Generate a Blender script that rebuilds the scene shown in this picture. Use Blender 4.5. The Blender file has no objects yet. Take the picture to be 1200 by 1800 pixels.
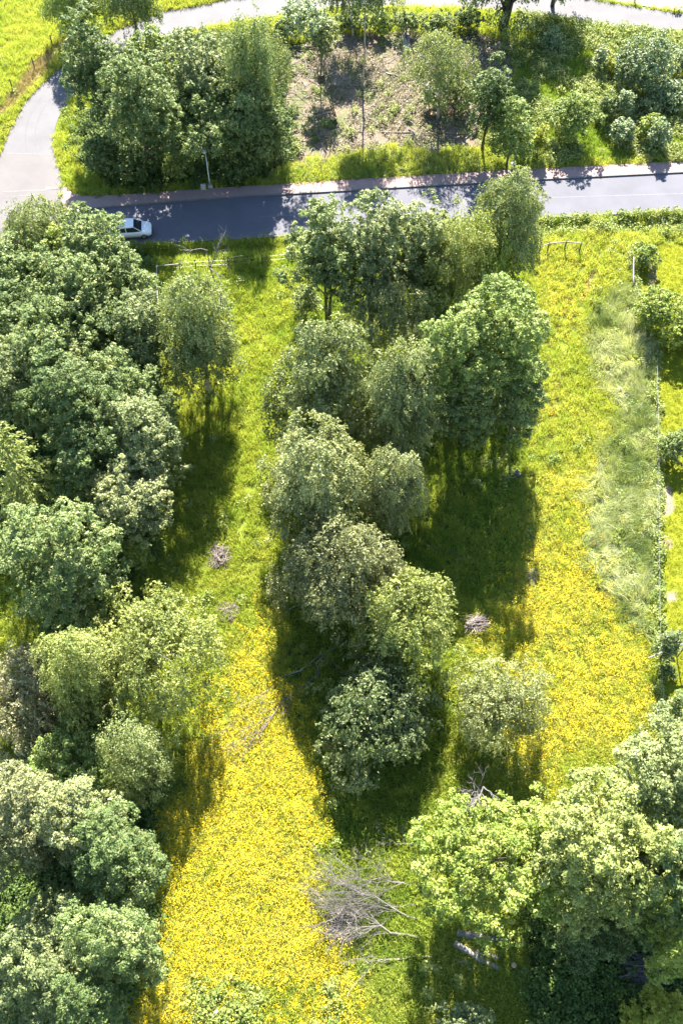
import bpy, math, random
import numpy as np
from mathutils import Vector
random.seed(7)
RNG = np.random.default_rng(7)
SC = bpy.context.scene
COL = SC.collection
R = math.radians

# ------------------------------------------------------------------ camera
H, PITCH, F = 75.0, R(60.0), 1800.0          # height, tilt below the horizon, focal length in photo pixels
cam_d = bpy.data.cameras.new('camera'); cam = bpy.data.objects.new('camera', cam_d); COL.objects.link(cam)
cam.location = (0, 0, H); cam.rotation_euler = (R(90) - PITCH, 0, 0)
cam_d.sensor_fit = 'VERTICAL'; cam_d.angle = 2 * math.atan(900.0 / F)
cam_d.clip_start = 0.5; cam_d.clip_end = 3000
SC.camera = cam
# ------------------------------------------------------------------ world, sun, exposure
SUN_EL, SUN_AZ = 40.0, 1.0                   # sun straight ahead of the camera, shadows fall towards it
w = bpy.data.worlds.new('World'); SC.world = w; w.use_nodes = True
wn = w.node_tree; wn.nodes.clear()
sky = wn.nodes.new('ShaderNodeTexSky'); sky.sky_type = 'NISHITA'; sky.sun_disc = False
sky.sun_elevation = R(SUN_EL); sky.sun_rotation = R(SUN_AZ); sky.air_density = 1.2; sky.dust_density = 0.3; sky.ozone_density = 3.0
bg = wn.nodes.new('ShaderNodeBackground'); bg.inputs['Strength'].default_value = 0.065
wo = wn.nodes.new('ShaderNodeOutputWorld')
wn.links.new(sky.outputs[0], bg.inputs[0]); wn.links.new(bg.outputs[0], wo.inputs[0])
sun_d = bpy.data.lights.new('sun', 'SUN'); sun_d.energy = 5.0; sun_d.angle = R(0.53); sun_d.color = (1.0, 0.945, 0.83)
sun = bpy.data.objects.new('sun', sun_d); COL.objects.link(sun)
sd = Vector((math.sin(R(SUN_AZ)) * math.cos(R(SUN_EL)), math.cos(R(SUN_AZ)) * math.cos(R(SUN_EL)), math.sin(R(SUN_EL))))
sun.rotation_euler = sd.to_track_quat('Z', 'Y').to_euler(); sun.location = (0, 60, 60)
vs = SC.view_settings; vs.view_transform = 'Standard'; vs.look = 'None'; vs.gamma = 1; vs.use_curve_mapping = False
vs.exposure = 2.6
SC.cycles.max_bounces = 6; SC.cycles.diffuse_bounces = 3; SC.cycles.glossy_bounces = 2; SC.cycles.transmission_bounces = 4
SC.cycles.caustics_reflective = False; SC.cycles.caustics_refractive = False

# ------------------------------------------------------------------ survey helpers: photo pixel <-> ground
CP, SP = math.cos(PITCH), math.sin(PITCH)
def ray(px, py):
    u = (px - 600.0) / F; v = (900.0 - py) / F
    return np.array([u, CP + v * SP, -SP + v * CP])
def P(px, py, z=0.0):
    d = ray(px, py); t = (z - H) / d[2]
    return np.array([t * d[0], t * d[1], z])
def PX(x, y, z=0.0):
    zz = z - H
    f = y * CP - zz * SP; up = y * SP + zz * CP
    return 600 + F * x / f, 900 - F * up / f
def scale_at(x, y, z):
    return F / (y * CP - (z - H) * SP)
def inpoly(px, py, poly):
    px = np.asarray(px, float); py = np.asarray(py, float); r = np.zeros(px.shape, bool)
    n = len(poly)
    for i in range(n):
        x1, y1 = poly[i]; x2, y2 = poly[(i + 1) % n]
        if y1 == y2: continue
        c = ((y1 > py) != (y2 > py)) & (px < (x2 - x1) * (py - y1) / (y2 - y1) + x1)
        r ^= c
    return r
_NT = RNG.random((256, 256))
def vnoise(x, y):
    x = np.asarray(x, float); y = np.asarray(y, float)
    xi = np.floor(x).astype(int); yi = np.floor(y).astype(int); fx = x - xi; fy = y - yi
    fx = fx * fx * (3 - 2 * fx); fy = fy * fy * (3 - 2 * fy)
    g = lambda a, b: _NT[a & 255, b & 255]
    return (g(xi, yi) * (1 - fx) + g(xi + 1, yi) * fx) * (1 - fy) + (g(xi, yi + 1) * (1 - fx) + g(xi + 1, yi + 1) * fx) * fy
def fnoise(x, y): return 0.55 * vnoise(x, y) + 0.3 * vnoise(x * 2.1 + 7, y * 2.1) + 0.15 * vnoise(x * 4.3, y * 4.3 + 3)

# ------------------------------------------------------------------ object helpers
def tag(o, label=None, cat=None, group=None, kind=None):
    if label: o['label'] = label
    if cat: o['category'] = cat
    if group: o['group'] = group
    if kind: o['kind'] = kind
    return o
def thing(name, loc, label, cat, group=None, rz=0.0):
    o = bpy.data.objects.new(name, None); COL.objects.link(o); o.empty_display_size = 0.3
    o.location = [float(v) for v in loc]; o.rotation_euler = (0, 0, rz)
    return tag(o, label, cat, group)
def np_mesh(name, verts, faces, mats, smooth=False):
    """faces: array (n,4) or (n,3) or list of such"""
    verts = np.asarray(verts, np.float32).reshape(-1, 3)
    if not isinstance(faces, list): faces = [faces]
    faces = [np.asarray(f, np.int32) for f in faces if len(f)]
    me = bpy.data.meshes.new(name)
    me.vertices.add(len(verts)); me.vertices.foreach_set('co', verts.ravel())
    loops = np.concatenate([f.ravel() for f in faces]); tot = np.concatenate([np.full(len(f), f.shape[1], np.int32) for f in faces])
    me.loops.add(len(loops)); me.loops.foreach_set('vertex_index', loops)
    me.polygons.add(len(tot)); st = np.concatenate([[0], np.cumsum(tot)[:-1]]).astype(np.int32)
    me.polygons.foreach_set('loop_start', st); me.polygons.foreach_set('loop_total', tot)
    if smooth: me.polygons.foreach_set('use_smooth', np.ones(len(tot), bool))
    for m in (mats if isinstance(mats, (list, tuple)) else [mats]): me.materials.append(m)
    me.update(calc_edges=True); me.validate()
    return me
def obj(name, me, parent=None, loc=(0, 0, 0)):
    o = bpy.data.objects.new(name, me); COL.objects.link(o)
    if parent: o.parent = parent
    o.location = [float(v) for v in loc]
    return o
class MB:
    """collects shapes into one mesh"""
    def __init__(s): s.v = []; s.f = []; s.mi = []; s.n = 0
    def add(s, v, f, mi=0):
        s.v += [tuple(map(float, p)) for p in v]
        s.f += [tuple(i + s.n for i in q) for q in f]; s.mi += [mi] * len(f); s.n += len(v)
    def tube(s, pts, rad, sides=6, cap=True, mi=0):
        pts = [np.asarray(p, float) for p in pts]; n = len(pts); V = []; Fc = []
        for i, p in enumerate(pts):
            t = pts[min(i + 1, n - 1)] - pts[max(i - 1, 0)]; t = t / (np.linalg.norm(t) + 1e-9)
            a = np.array([0, 0, 1.0]) if abs(t[2]) < 0.9 else np.array([1.0, 0, 0])
            b1 = np.cross(t, a); b1 /= np.linalg.norm(b1); b2 = np.cross(t, b1)
            for k in range(sides):
                th = 2 * math.pi * k / sides
                V.append(p + rad[i] * (math.cos(th) * b1 + math.sin(th) * b2))
        for i in range(n - 1):
            for k in range(sides):
                k2 = (k + 1) % sides
                Fc.append((i * sides + k, i * sides + k2, (i + 1) * sides + k2, (i + 1) * sides + k))
        if cap: Fc.append(tuple(range(sides))[::-1]); Fc.append(tuple((n - 1) * sides + k for k in range(sides)))
        s.add(V, Fc, mi)
    def box(s, c, d, rz=0.0, mi=0, taper=1.0):
        V = []
        for z in (-1, 1):
            t = taper if z > 0 else 1.0
            for x, y in ((-1, -1), (1, -1), (1, 1), (-1, 1)):
                X, Y = x * d[0] / 2 * t, y * d[1] / 2 * t
                V.append((c[0] + X * math.cos(rz) - Y * math.sin(rz), c[1] + X * math.sin(rz) + Y * math.cos(rz), c[2] + z * d[2] / 2))
        s.add(V, [(3, 2, 1, 0), (4, 5, 6, 7), (0, 1, 5, 4), (1, 2, 6, 5), (2, 3, 7, 6), (3, 0, 4, 7)], mi)
    def mesh(s, name, mats, smooth=False):
        me = bpy.data.meshes.new(name); me.from_pydata(s.v, [], s.f)
        for m in (mats if isinstance(mats, (list, tuple)) else [mats]): me.materials.append(m)
        me.polygons.foreach_set('material_index', s.mi)
        if smooth: me.polygons.foreach_set('use_smooth', [True] * len(s.f))
        me.update(); return me
    def build(s, name, mats, parent=None, loc=(0, 0, 0), smooth=False, bevel=0.0):
        o = obj(name, s.mesh(name, mats, smooth), parent, loc)
        if bevel:
            m = o.modifiers.new('bevel', 'BEVEL'); m.width = bevel; m.segments = 2; m.limit_method = 'ANGLE'
        return o

# ------------------------------------------------------------------ materials
def new_mat(name):
    m = bpy.data.materials.new(name); m.use_nodes = True; nt = m.node_tree; nt.nodes.clear()
    return m, nt, nt.nodes, nt.links
def ramp(nodes, stops):
    r = nodes.new('ShaderNodeValToRGB'); e = r.color_ramp.elements
    while len(e) < len(stops): e.new(0.5)
    for i, (p, c) in enumerate(stops): e[i].position = p; e[i].color = (*c, 1)
    return r
def noise_node(nodes, links, scale, detail=4, rough=0.6, coord='Object', dist=0.0):
    tc = nodes.new('ShaderNodeTexCoord') if coord != 'Position' else nodes.new('ShaderNodeNewGeometry')
    n = nodes.new('ShaderNodeTexNoise'); n.inputs['Scale'].default_value = scale; n.inputs['Detail'].default_value = detail
    n.inputs['Roughness'].default_value = rough; n.inputs['Distortion'].default_value = dist
    links.new(tc.outputs[coord], n.inputs['Vector']); return n
def plain(name, stops, scale=6.0, rough=0.7, spec=0.3, metal=0.0, bump=0.0, bscale=None, coord='Object', detail=5):
    m, nt, N, L = new_mat(name)
    b = N.new('ShaderNodeBsdfPrincipled'); o = N.new('ShaderNodeOutputMaterial'); L.new(b.outputs[0], o.inputs[0])
    n = noise_node(N, L, scale, detail, 0.62, coord); r = ramp(N, stops); L.new(n.outputs['Fac'], r.inputs[0]); L.new(r.outputs[0], b.inputs['Base Color'])
    b.inputs['Roughness'].default_value = rough; b.inputs['Specular IOR Level'].default_value = spec; b.inputs['Metallic'].default_value = metal
    if bump:
        n2 = noise_node(N, L, bscale or scale * 4, 4, 0.65, coord); bp = N.new('ShaderNodeBump'); bp.inputs['Strength'].default_value = bump; bp.inputs['Distance'].default_value = 0.05
        L.new(n2.outputs['Fac'], bp.inputs['Height']); L.new(bp.outputs[0], b.inputs['Normal'])
    return m
def leaf_mat(name, cols, trans=0.29, rough=0.55, spec=0.25, src='tint', yellow=(1.15, 1.1, 0.55), attr_type='GEOMETRY'):
    """two-sided leaf: reflecting Principled mixed with translucent; colour picked by a per-leaf attribute"""
    m, nt, N, L = new_mat(name)
    at = N.new('ShaderNodeAttribute'); at.attribute_name = src; at.attribute_type = attr_type
    r = ramp(N, [(i / (len(cols) - 1), c) for i, c in enumerate(cols)]); L.new(at.outputs['Fac'], r.inputs[0])
    hs = N.new('ShaderNodeMix'); hs.data_type = 'RGBA'; hs.blend_type = 'MULTIPLY'; hs.inputs['Factor'].default_value = 1
    L.new(r.outputs[0], hs.inputs[6]); hs.inputs[7].default_value = (*yellow, 1)
    b = N.new('ShaderNodeBsdfPrincipled'); b.inputs['Roughness'].default_value = rough; b.inputs['Specular IOR Level'].default_value = spec
    L.new(r.outputs[0], b.inputs['Base Color'])
    t = N.new('ShaderNodeBsdfTranslucent'); L.new(hs.outputs[2], t.inputs[0])
    mx = N.new('ShaderNodeMixShader'); mx.inputs[0].default_value = trans; L.new(b.outputs[0], mx.inputs[1]); L.new(t.outputs[0], mx.inputs[2])
    o = N.new('ShaderNodeOutputMaterial'); L.new(mx.outputs[0], o.inputs[0]); return m

LM = {  # leaf colours, dark / mid / pale of each kind
 'dark':   leaf_mat('leaf_dark_green',   [(0.061,0.104,0.031), (0.123,0.175,0.053), (0.252,0.286,0.113)]),
 'mid':    leaf_mat('leaf_mid_green',    [(0.084,0.132,0.036), (0.180,0.234,0.076), (0.361,0.387,0.163)]),
 'bright': leaf_mat('leaf_bright_green', [(0.098,0.157,0.031), (0.215,0.278,0.069), (0.404,0.435,0.149)]),
 'oak':    leaf_mat('leaf_yellow_green', [(0.120,0.180,0.027), (0.256,0.318,0.060), (0.430,0.451,0.133)]),
 'birch':  leaf_mat('leaf_birch',        [(0.103,0.140,0.048), (0.215,0.256,0.090), (0.377,0.409,0.184)], trans=.3),
 'grey':   leaf_mat('leaf_grey_green',   [(0.094,0.130,0.050), (0.204,0.244,0.093), (0.383,0.409,0.188)], trans=.28),
 'straw':  leaf_mat('leaf_straw_green',  [(0.125,0.162,0.039), (0.262,0.299,0.086), (0.440,0.456,0.163)]),
 'brown':  leaf_mat('leaf_brownish',     [(0.111,0.128,0.053), (0.215,0.228,0.099), (0.377,0.366,0.184)], trans=.25),
 'pale':   leaf_mat('leaf_pale',         [(0.131,0.159,0.062), (0.262,0.291,0.120), (0.440,0.451,0.219)], trans=.28),
 'pink':   leaf_mat('leaf_faded',        [(0.163,0.159,0.083), (0.314,0.303,0.163), (0.493,0.467,0.284)], trans=.25),
 'blue':   leaf_mat('leaf_blue_green',   [(0.071,0.114,0.043), (0.157,0.200,0.081), (0.331,0.345,0.159)], trans=.25),
 'silver': leaf_mat('leaf_silver',       [(0.084,0.136,0.053), (0.204,0.266,0.110), (0.440,0.488,0.266)], trans=.25, spec=.5),
 'yellow': leaf_mat('leaf_yellow',       [(0.163,0.200,0.022), (0.314,0.340,0.048), (0.462,0.451,0.094)]),
}
M_bark = plain('bark_brown', [(.3, (.045,.036,.028)), (.7, (.13,.11,.09))], 9, .9, .2, 0, .8, 25)
M_birchbark = plain('bark_birch', [(.34, (.05,.045,.04)), (.46, (.36,.33,.29)), (.8, (.55,.52,.47))], 5, .8, .25, 0, .4, 20)
M_dead = plain('dead_wood', [(.3, (.17,.145,.13)), (.7, (.36,.32,.29))], 5, .85, .2, 0, .5, 25)
M_deadgrey = plain('dead_wood_grey', [(.3, (.085, .075, .075)), (.7, (.20, .18, .18))], 5, .85, .2, 0, .5, 25)
M_deadshade = plain('dead_wood_shade_tone', [(.3, (.08,.07,.066)), (.7, (.20,.18,.168))], 5, .85, .2, 0, .5, 25)  # darker dead wood, partial shade on the tangle put into its colour
M_brush = plain('cut_branches', [(.3, (.12,.095,.088)), (.7, (.29,.245,.23))], 5, .85, .2, 0, .4, 25)
M_pole = plain('pale_grey_pole', [(.3, (.34,.32,.31)), (.7, (.48,.46,.45))], 5, .7, .3, 0, .3)
M_cut = plain('cut_wood', [(.3, (.42,.24,.11)), (.7, (.62,.42,.24))], 8, .8)
M_post = plain('weathered_post', [(.3, (.05,.045,.04)), (.7, (.14,.125,.11))], 8, .9, .2, 0, .5)
M_rail = plain('pale_rail', [(.3, (.17, .155, .145)), (.7, (.30, .285, .265))], 6, .75, .3, 0, .4)
M_metal = plain('galvanised_metal', [(.3, (.42,.43,.44)), (.7, (.60,.61,.62))], 8, .4, .5, .6)
M_white = plain('lamp_white', [(.3, (.75,.76,.78)), (.7, (.82,.83,.85))], 8, .3, .5)
M_conc = plain('concrete', [(.3, (.36,.35,.34)), (.7, (.50,.49,.47))], 8, .85, .3, 0, .4)
M_stone = plain('pale_stone', [(.3, (.40,.38,.36)), (.7, (.66,.63,.60))], 5, .85, .3, 0, .6)
M_wire = plain('wire', [(.3, (.25,.25,.25)), (.7, (.35,.35,.35))], 8, .5, .5, .7)
M_black = plain('dark_paint', [(.3, (.015,.016,.02)), (.7, (.03,.03,.035))], 8, .4, .5)

# ------------------------------------------------------------------ pixel outlines of the ground areas (surveyed on the photo)
ROAD = [(-900, 507), (-200, 458), (0, 444), (120, 437), (255, 430), (500, 415), (740, 399), (950, 384), (1200, 370), (1500, 352), (2200, 310),
        (2200, 245), (1500, 286), (1200, 304), (935, 317.5), (760, 327.5), (600, 337), (445, 346), (300, 356.5), (115, 371), (108, 366), (107, 330),
        (112, 323), (105, 300), (98, 268), (96, 240), (101, 213), (115, 188), (138, 160), (170, 128), (215, 98), (265, 74), (330, 55), (400, 42), (480, 29), (560, 18), (660, 13), (760, 13), (840, 16),
        (945, 27), (1040, 43), (1200, 60), (1500, 100), (2200, 190), (2200, 125), (1500, 58), (1200, 24), (1060, 3), (940, -18), (800, -35), (660, -38), (540, -30), (470, -14), (385, 3), (280, 22), (200, 56), (130, 98), (90, 133), (60, 162), (40, 188), (22, 220), (6, 255), (-8, 290), (-60, 312), (-200, 330), (-900, 390)]
WALK = [(145, 346), (195, 345), (335, 335), (470, 326), (600, 318), (760, 308), (910, 299), (1200, 285), (1500, 268), (2200, 222), (2200, 245), (1500, 286), (1200, 304), (935, 317.5), (760, 327.5), (600, 337), (445, 346), (300, 356.5), (117, 371), (110, 366), (109, 332), (113, 326), (118, 331), (128, 341)]
PLAZA = [(1062, 0), (1200, 21), (1500, 55), (2200, 122), (2200, 60), (1500, -20), (1250, -60), (1000, -60), (1000, -10)]
CLEAR = [(505, 82), (560, 62), (640, 62), (700, 50), (740, 60), (840, 60), (900, 80), (905, 180), (850, 240), (845, 262), (760, 268), (690, 262), (600, 275), (520, 290), (490, 285), (495, 200)]
LAWN = [(1120, 430), (1300, 425), (1500, 420), (1500, 1300), (1160, 1300), (1160, 1250), (1155, 1130), (1153, 1000), (1152, 800), (1149, 620), (1118, 505)]
LAWN2 = [(-120, 1262), (20, 1262), (48, 1292), (52, 1330), (20, 1350), (-120, 1360)]
LODGED = [(1045, 545), (1070, 520), (1112, 505), (1148, 620), (1151, 800), (1152, 1000), (1152, 1105), (1120, 1110), (1090, 1085), (1060, 1035), (1030, 960), (1035, 850), (1062, 770), (1090, 720), (1050, 660), (1040, 600)]
FLOW_L = [(395, 1230), (430, 1120), (470, 1060), (505, 1050), (500, 1180), (560, 1300), (560, 1480), (560, 1600), (640, 1740), (650, 1900), (210, 1900), (255, 1640), (285, 1450), (330, 1320)]
FLOW_R = [(925, 960), (1020, 940), (1062, 1040), (1110, 1110), (1145, 1190), (1140, 1260), (1080, 1300), (985, 1340), (930, 1400), (900, 1330), (860, 1180), (830, 1110), (900, 1060)]
FLOW_U = [(930, 455), (1045, 432), (1062, 500), (1030, 545), (985, 600), (955, 560)]
FLOW_M = [(950, 720), (1020, 720), (1045, 850), (1020, 950), (940, 950), (935, 850)]
WOOD_L = [(-200, 440), (130, 440), (255, 450), (290, 700), (290, 880), (262, 1000), (180, 1110), (60, 1120), (70, 1060), (90, 990), (30, 930), (-200, 960)]
WOOD_BL = [(-200, 1365), (40, 1350), (70, 1260), (230, 1240), (285, 1330), (280, 1480), (262, 1650), (215, 1900), (-200, 1900)]
WOOD_BR = [(955, 1500), (1200, 1330), (1400, 1330), (1400, 1900), (920, 1900), (930, 1650)]
GROVE = [(545, 420), (930, 420), (960, 640), (935, 720), (900, 1040), (800, 1060), (800, 1250), (740, 1480), (740, 1720), (640, 1700), (560, 1480), (510, 1250), (505, 1050), (500, 850), (520, 600)]
TOPWOOD = [(150, 200), (190, 120), (300, 60), (500, 60), (500, 290), (470, 320), (200, 335), (140, 290)]
DRY = [(-100, 262), (0, 190), (60, 112), (100, 76), (128, 56), (128, 72), (90, 108), (50, 160), (0, 212), (-100, 290)]
FIELD_TL = [(-500, -60), (420, -60), (400, 0), (280, 18), (195, 50), (120, 96), (50, 165), (15, 225), (-10, 265), (-500, 420)]
RIGHTM = [(905, 60), (1200, 75), (1500, 110), (1500, 260), (1200, 275), (905, 292), (850, 262), (905, 180)]
DITCH = [(-300, 468), (120, 444), (255, 436), (500, 422), (740, 406), (950, 391), (1040, 386), (1040, 404), (950, 412), (740, 428), (500, 440), (255, 455), (120, 464), (-300, 490)]
DITCH2 = [(1075, 384), (1200, 377), (1500, 360), (1500, 384), (1200, 402), (1075, 408)]
TRACKS = [((1040, 425), (1010, 500), (975, 590), (955, 680), (935, 780)), ((1062, 430), (1030, 510), (995, 600), (978, 700), (960, 790))]
def polydist(x, y, pts_px):
    d = np.full(np.shape(x), 1e9)
    pts = [P(*p) for p in pts_px]
    for a, b in zip(pts[:-1], pts[1:]):
        ab = b[:2] - a[:2]; L2 = (ab ** 2).sum()
        t = np.clip(((x - a[0]) * ab[0] + (y - a[1]) * ab[1]) / L2, 0, 1)
        d = np.minimum(d, np.hypot(x - a[0] - t * ab[0], y - a[1] - t * ab[1]))
    return d
def hard_mask(px, py): return inpoly(px, py, ROAD) | inpoly(px, py, WALK) | inpoly(px, py, PLAZA)
def jit(x, y, px, py, amp):
    s = 20.0
    return px + (fnoise(x * .6 + 40, y * .6) - .5) * 2 * amp * s, py + (fnoise(x * .6, y * .6 + 90) - .5) * 2 * amp * s
def flower_density(x, y, px, py):
    jx, jy = jit(x, y, px, py, 2.2)
    jx = jx + RNG.normal(size=np.shape(x)) * 16; jy = jy + RNG.normal(size=np.shape(x)) * 22
    d = np.zeros(np.shape(x))
    n = np.clip(.5 + 1.5 * (fnoise(x * .5 + 3, y * .5) - .5), 0, 1)
    L = inpoly(jx, jy, FLOW_L); g = np.clip((py - 1040) / 260, 0.12, 1.0)
    g = g * np.where((px > 340) & (px < 560) & (py > 1725), 0.3, 1) * np.where(px > 600, 0.5, 1)
    d = np.where(L, g * (0.55 + .9 * n + .5 * np.clip(.5 + 2 * (fnoise(x * .3 + 11, y * .3) - .5), 0, 1)), d)
    n3 = np.clip(.42 + 2.6 * (fnoise(x * .33 + 70, y * .33) - .5), 0, 1)
    d = np.where(inpoly(jx, jy, FLOW_R), 0.06 + .45 * n + .5 * n3, d)
    d = np.where(inpoly(jx, jy, FLOW_U), 0.0 + 0.38 * n, d)
    d = np.where(inpoly(jx, jy, FLOW_M), 0.30 * np.clip(n - .4, 0, 1) * 2, d)
    return d
def ground_h(x, y, px=None, py=None):
    if px is None: px, py = PX(x, y)
    h = (fnoise(x * .12, y * .12) - .5) * 0.5 + (fnoise(x * .7, y * .7) - .5) * 0.14
    # flatten at roads and lawn
    return h

# ------------------------------------------------------------------ ground sheet
def axis(lo, hi, step, far):
    a = list(np.arange(lo, hi + 1e-6, step)); k = step; v = hi
    out = []
    while v < far: k *= 1.35; v += k; out.append(v)
    k = step; v = lo; pre = []
    while v > -far: k *= 1.35; v -= k; pre.append(v)
    return np.array(pre[::-1] + a + out)
gx = axis(-52, 52, 0.4, 900); gy = axis(-2, 128, 0.4, 900)
GX, GY = np.meshgrid(gx, gy); X = GX.ravel(); Y = GY.ravel()
inside = (Y * CP + H * SP) > 12
px, py = PX(np.where(inside, X, 0), np.where(inside, Y, 50))
px = np.where(inside, px, -9e3); py = np.where(inside, py, 9e3)
hm = hard_mask(px, py).astype(float).reshape(GX.shape)
def blur(a, n):
    for _ in range(n):
        p = np.pad(a, 1, mode='edge'); a = (p[1:-1, 1:-1] * 2 + p[:-2, 1:-1] + p[2:, 1:-1] + p[1:-1, :-2] + p[1:-1, 2:]) / 6
    return a
near_hard = np.clip(blur(np.maximum(hm, blur(hm, 1) > .01), 6) * 1.6, 0, 1)
flat = np.clip(blur(inpoly(px, py, LAWN).astype(float).reshape(GX.shape), 4), 0, 1)
Z = ground_h(X, Y, px, py).reshape(GX.shape)
dz = blur((inpoly(px, py, DITCH) | inpoly(px, py, DITCH2)).astype(float).reshape(GX.shape), 2)
Z = Z * (1 - .85 * flat)
Z = Z * (1 - near_hard) - 0.07 * near_hard
Z = Z - 0.75 * dz * (1 - np.clip(blur(hm, 2) * 3, 0, 1))
for tr in TRACKS:
    d = polydist(GX, GY, tr); Z -= 0.17 * np.exp(-(d / .35) ** 2)
fade = np.clip((np.hypot(GX, GY - 60) - 90) / 60, 0, 1); Z = Z * (1 - fade) - 0.07 * fade
def gz(x, y):
    """ground height by bilinear lookup"""
    x = np.asarray(x, float); y = np.asarray(y, float)
    i = np.clip(np.searchsorted(gx, x) - 1, 0, len(gx) - 2); j = np.clip(np.searchsorted(gy, y) - 1, 0, len(gy) - 2)
    fx = np.clip((x - gx[i]) / (gx[i + 1] - gx[i]), 0, 1); fy = np.clip((y - gy[j]) / (gy[j + 1] - gy[j]), 0, 1)
    return (Z[j, i] * (1 - fx) + Z[j, i + 1] * fx) * (1 - fy) + (Z[j + 1, i] * (1 - fx) + Z[j + 1, i + 1] * fx) * fy
# intrinsic soil / turf colour of each area
colr = np.empty((len(X), 3)); colr[:] = (.15, .19, .03)
jx, jy = jit(X, Y, px, py, 1.4)
def setc(mask, c): colr[mask] = c
setc(inpoly(jx, jy, FIELD_TL), (.16, .19, .03))
setc(inpoly(jx, jy, RIGHTM), (.10, .15, .035))
setc(inpoly(jx, jy, LODGED), (.13, .17, .06))
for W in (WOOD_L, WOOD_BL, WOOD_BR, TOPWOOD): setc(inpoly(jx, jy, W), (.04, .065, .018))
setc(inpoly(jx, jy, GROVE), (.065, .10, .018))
setc(inpoly(jx, jy, CLEAR), (.17, .138, .10)); setc(inpoly(jx, jy, CLEAR) & (fnoise(X * .6, Y * .6 + 30) > .54), (.12, .125, .06))
setc(inpoly(jx, jy, DRY), (.24, .20, .10))
setc(inpoly(px, py, LAWN), (.17, .19, .014)); setc(inpoly(jx, jy, LAWN2), (.17, .20, .02))
for (cx, cy, rx, ry) in ((1172, 884, 13, 26), (1173, 955, 9, 12), (1180, 1047, 10, 11), (1145, 500, 6, 30)):
    rr = ((px - cx) / rx) ** 2 + ((py - cy) / ry) ** 2 + (fnoise(X * 2.2, Y * 2.2) - .5) * 2.2
    setc(rr < .8, (.22, .175, .13))
for tr in TRACKS:
    d = polydist(X, Y, tr); setc((d < .22) & (np.abs(py - 500) < 18) & (px > 1015), (.19, .14, .08))
quads = []
nx, ny = len(gx), len(gy)
idx = np.arange(nx * ny).reshape(ny, nx)
quads = np.stack([idx[:-1, :-1], idx[:-1, 1:], idx[1:, 1:], idx[1:, :-1]], -1).reshape(-1, 4)
m, nt, N, L = new_mat('ground_turf')
at = N.new('ShaderNodeAttribute'); at.attribute_name = 'soil'
n1 = noise_node(N, L, 0.9, 6, .65, 'Position'); n2 = noise_node(N, L, 7, 5, .7, 'Position')
r1 = ramp(N, [(.3, (.72, .74, .7)), (.72, (1.28, 1.2, 1.25))]); L.new(n1.outputs['Fac'], r1.inputs[0])
r2 = ramp(N, [(.3, (.7, .7, .7)), (.7, (1.25, 1.25, 1.25))]); L.new(n2.outputs['Fac'], r2.inputs[0])
mA = N.new('ShaderNodeMix'); mA.data_type = 'RGBA'; mA.blend_type = 'MULTIPLY'; mA.inputs['Factor'].default_value = 1
mB = N.new('ShaderNodeMix'); mB.data_type = 'RGBA'; mB.blend_type = 'MULTIPLY'; mB.inputs['Factor'].default_value = 1
L.new(at.outputs['Color'], mA.inputs[6]); L.new(r1.outputs[0], mA.inputs[7]); L.new(mA.outputs[2], mB.inputs[6]); L.new(r2.outputs[0], mB.inputs[7])
b = N.new('ShaderNodeBsdfPrincipled'); b.inputs['Roughness'].default_value = .95; b.inputs['Specular IOR Level'].default_value = .1
L.new(mB.outputs[2], b.inputs['Base Color'])
bp = N.new('ShaderNodeBump'); bp.inputs['Strength'].default_value = .9; bp.inputs['Distance'].default_value = .08; L.new(n2.outputs['Fac'], bp.inputs['Height']); L.new(bp.outputs[0], b.inputs['Normal'])
o_ = N.new('ShaderNodeOutputMaterial'); L.new(b.outputs[0], o_.inputs[0]); M_ground = m
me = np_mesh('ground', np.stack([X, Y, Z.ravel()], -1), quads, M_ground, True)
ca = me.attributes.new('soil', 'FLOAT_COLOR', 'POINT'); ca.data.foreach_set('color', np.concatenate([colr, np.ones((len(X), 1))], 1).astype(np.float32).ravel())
tag(obj('ground', me), 'uneven grassy ground running under meadow and woods', 'ground', kind='structure')

# ------------------------------------------------------------------ roads
def asphalt(name, lo, hi, scale=1.2, streak=0.0, cracks=True):
    m, nt, N, L = new_mat(name)
    n1 = noise_node(N, L, .35, 5, .6, 'Position'); n2 = noise_node(N, L, 22, 3, .7, 'Position'); n3 = noise_node(N, L, 2.5, 6, .7, 'Position', 1.0)
    mxx = N.new('ShaderNodeMath'); mxx.operation = 'MULTIPLY_ADD'; L.new(n2.outputs['Fac'], mxx.inputs[0]); mxx.inputs[1].default_value = .35; L.new(n1.outputs['Fac'], mxx.inputs[2])
    ad = N.new('ShaderNodeMath'); ad.operation = 'MULTIPLY_ADD'; L.new(n3.outputs['Fac'], ad.inputs[0]); ad.inputs[1].default_value = .3; L.new(mxx.outputs[0], ad.inputs[2])
    r = ramp(N, [(.5, lo), (1.1 if False else 1.0, hi)]); L.new(ad.outputs[0], r.inputs[0])
    b = N.new('ShaderNodeBsdfPrincipled'); b.inputs['Roughness'].default_value = .82; b.inputs['Specular IOR Level'].default_value = .35; L.new(r.outputs[0], b.inputs['Base Color'])
    bp = N.new('ShaderNodeBump'); bp.inputs['Strength'].default_value = .35; bp.inputs['Distance'].default_value = .01; L.new(n2.outputs['Fac'], bp.inputs['Height']); L.new(bp.outputs[0], b.inputs['Normal'])
    o = N.new('ShaderNodeOutputMaterial'); L.new(b.outputs[0], o.inputs[0]); return m
M_asph = asphalt('asphalt_main', (.072, .072, .090), (.098, .097, .118))
M_asph2 = asphalt('asphalt_old', (.080, .077, .085), (.112, .107, .116))
M_asph3 = asphalt('asphalt_junction', (.085, .078, .081), (.115, .105, .107))
M_walk = asphalt('sidewalk_pinkish', (.205, .138, .128), (.262, .182, .168))
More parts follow.
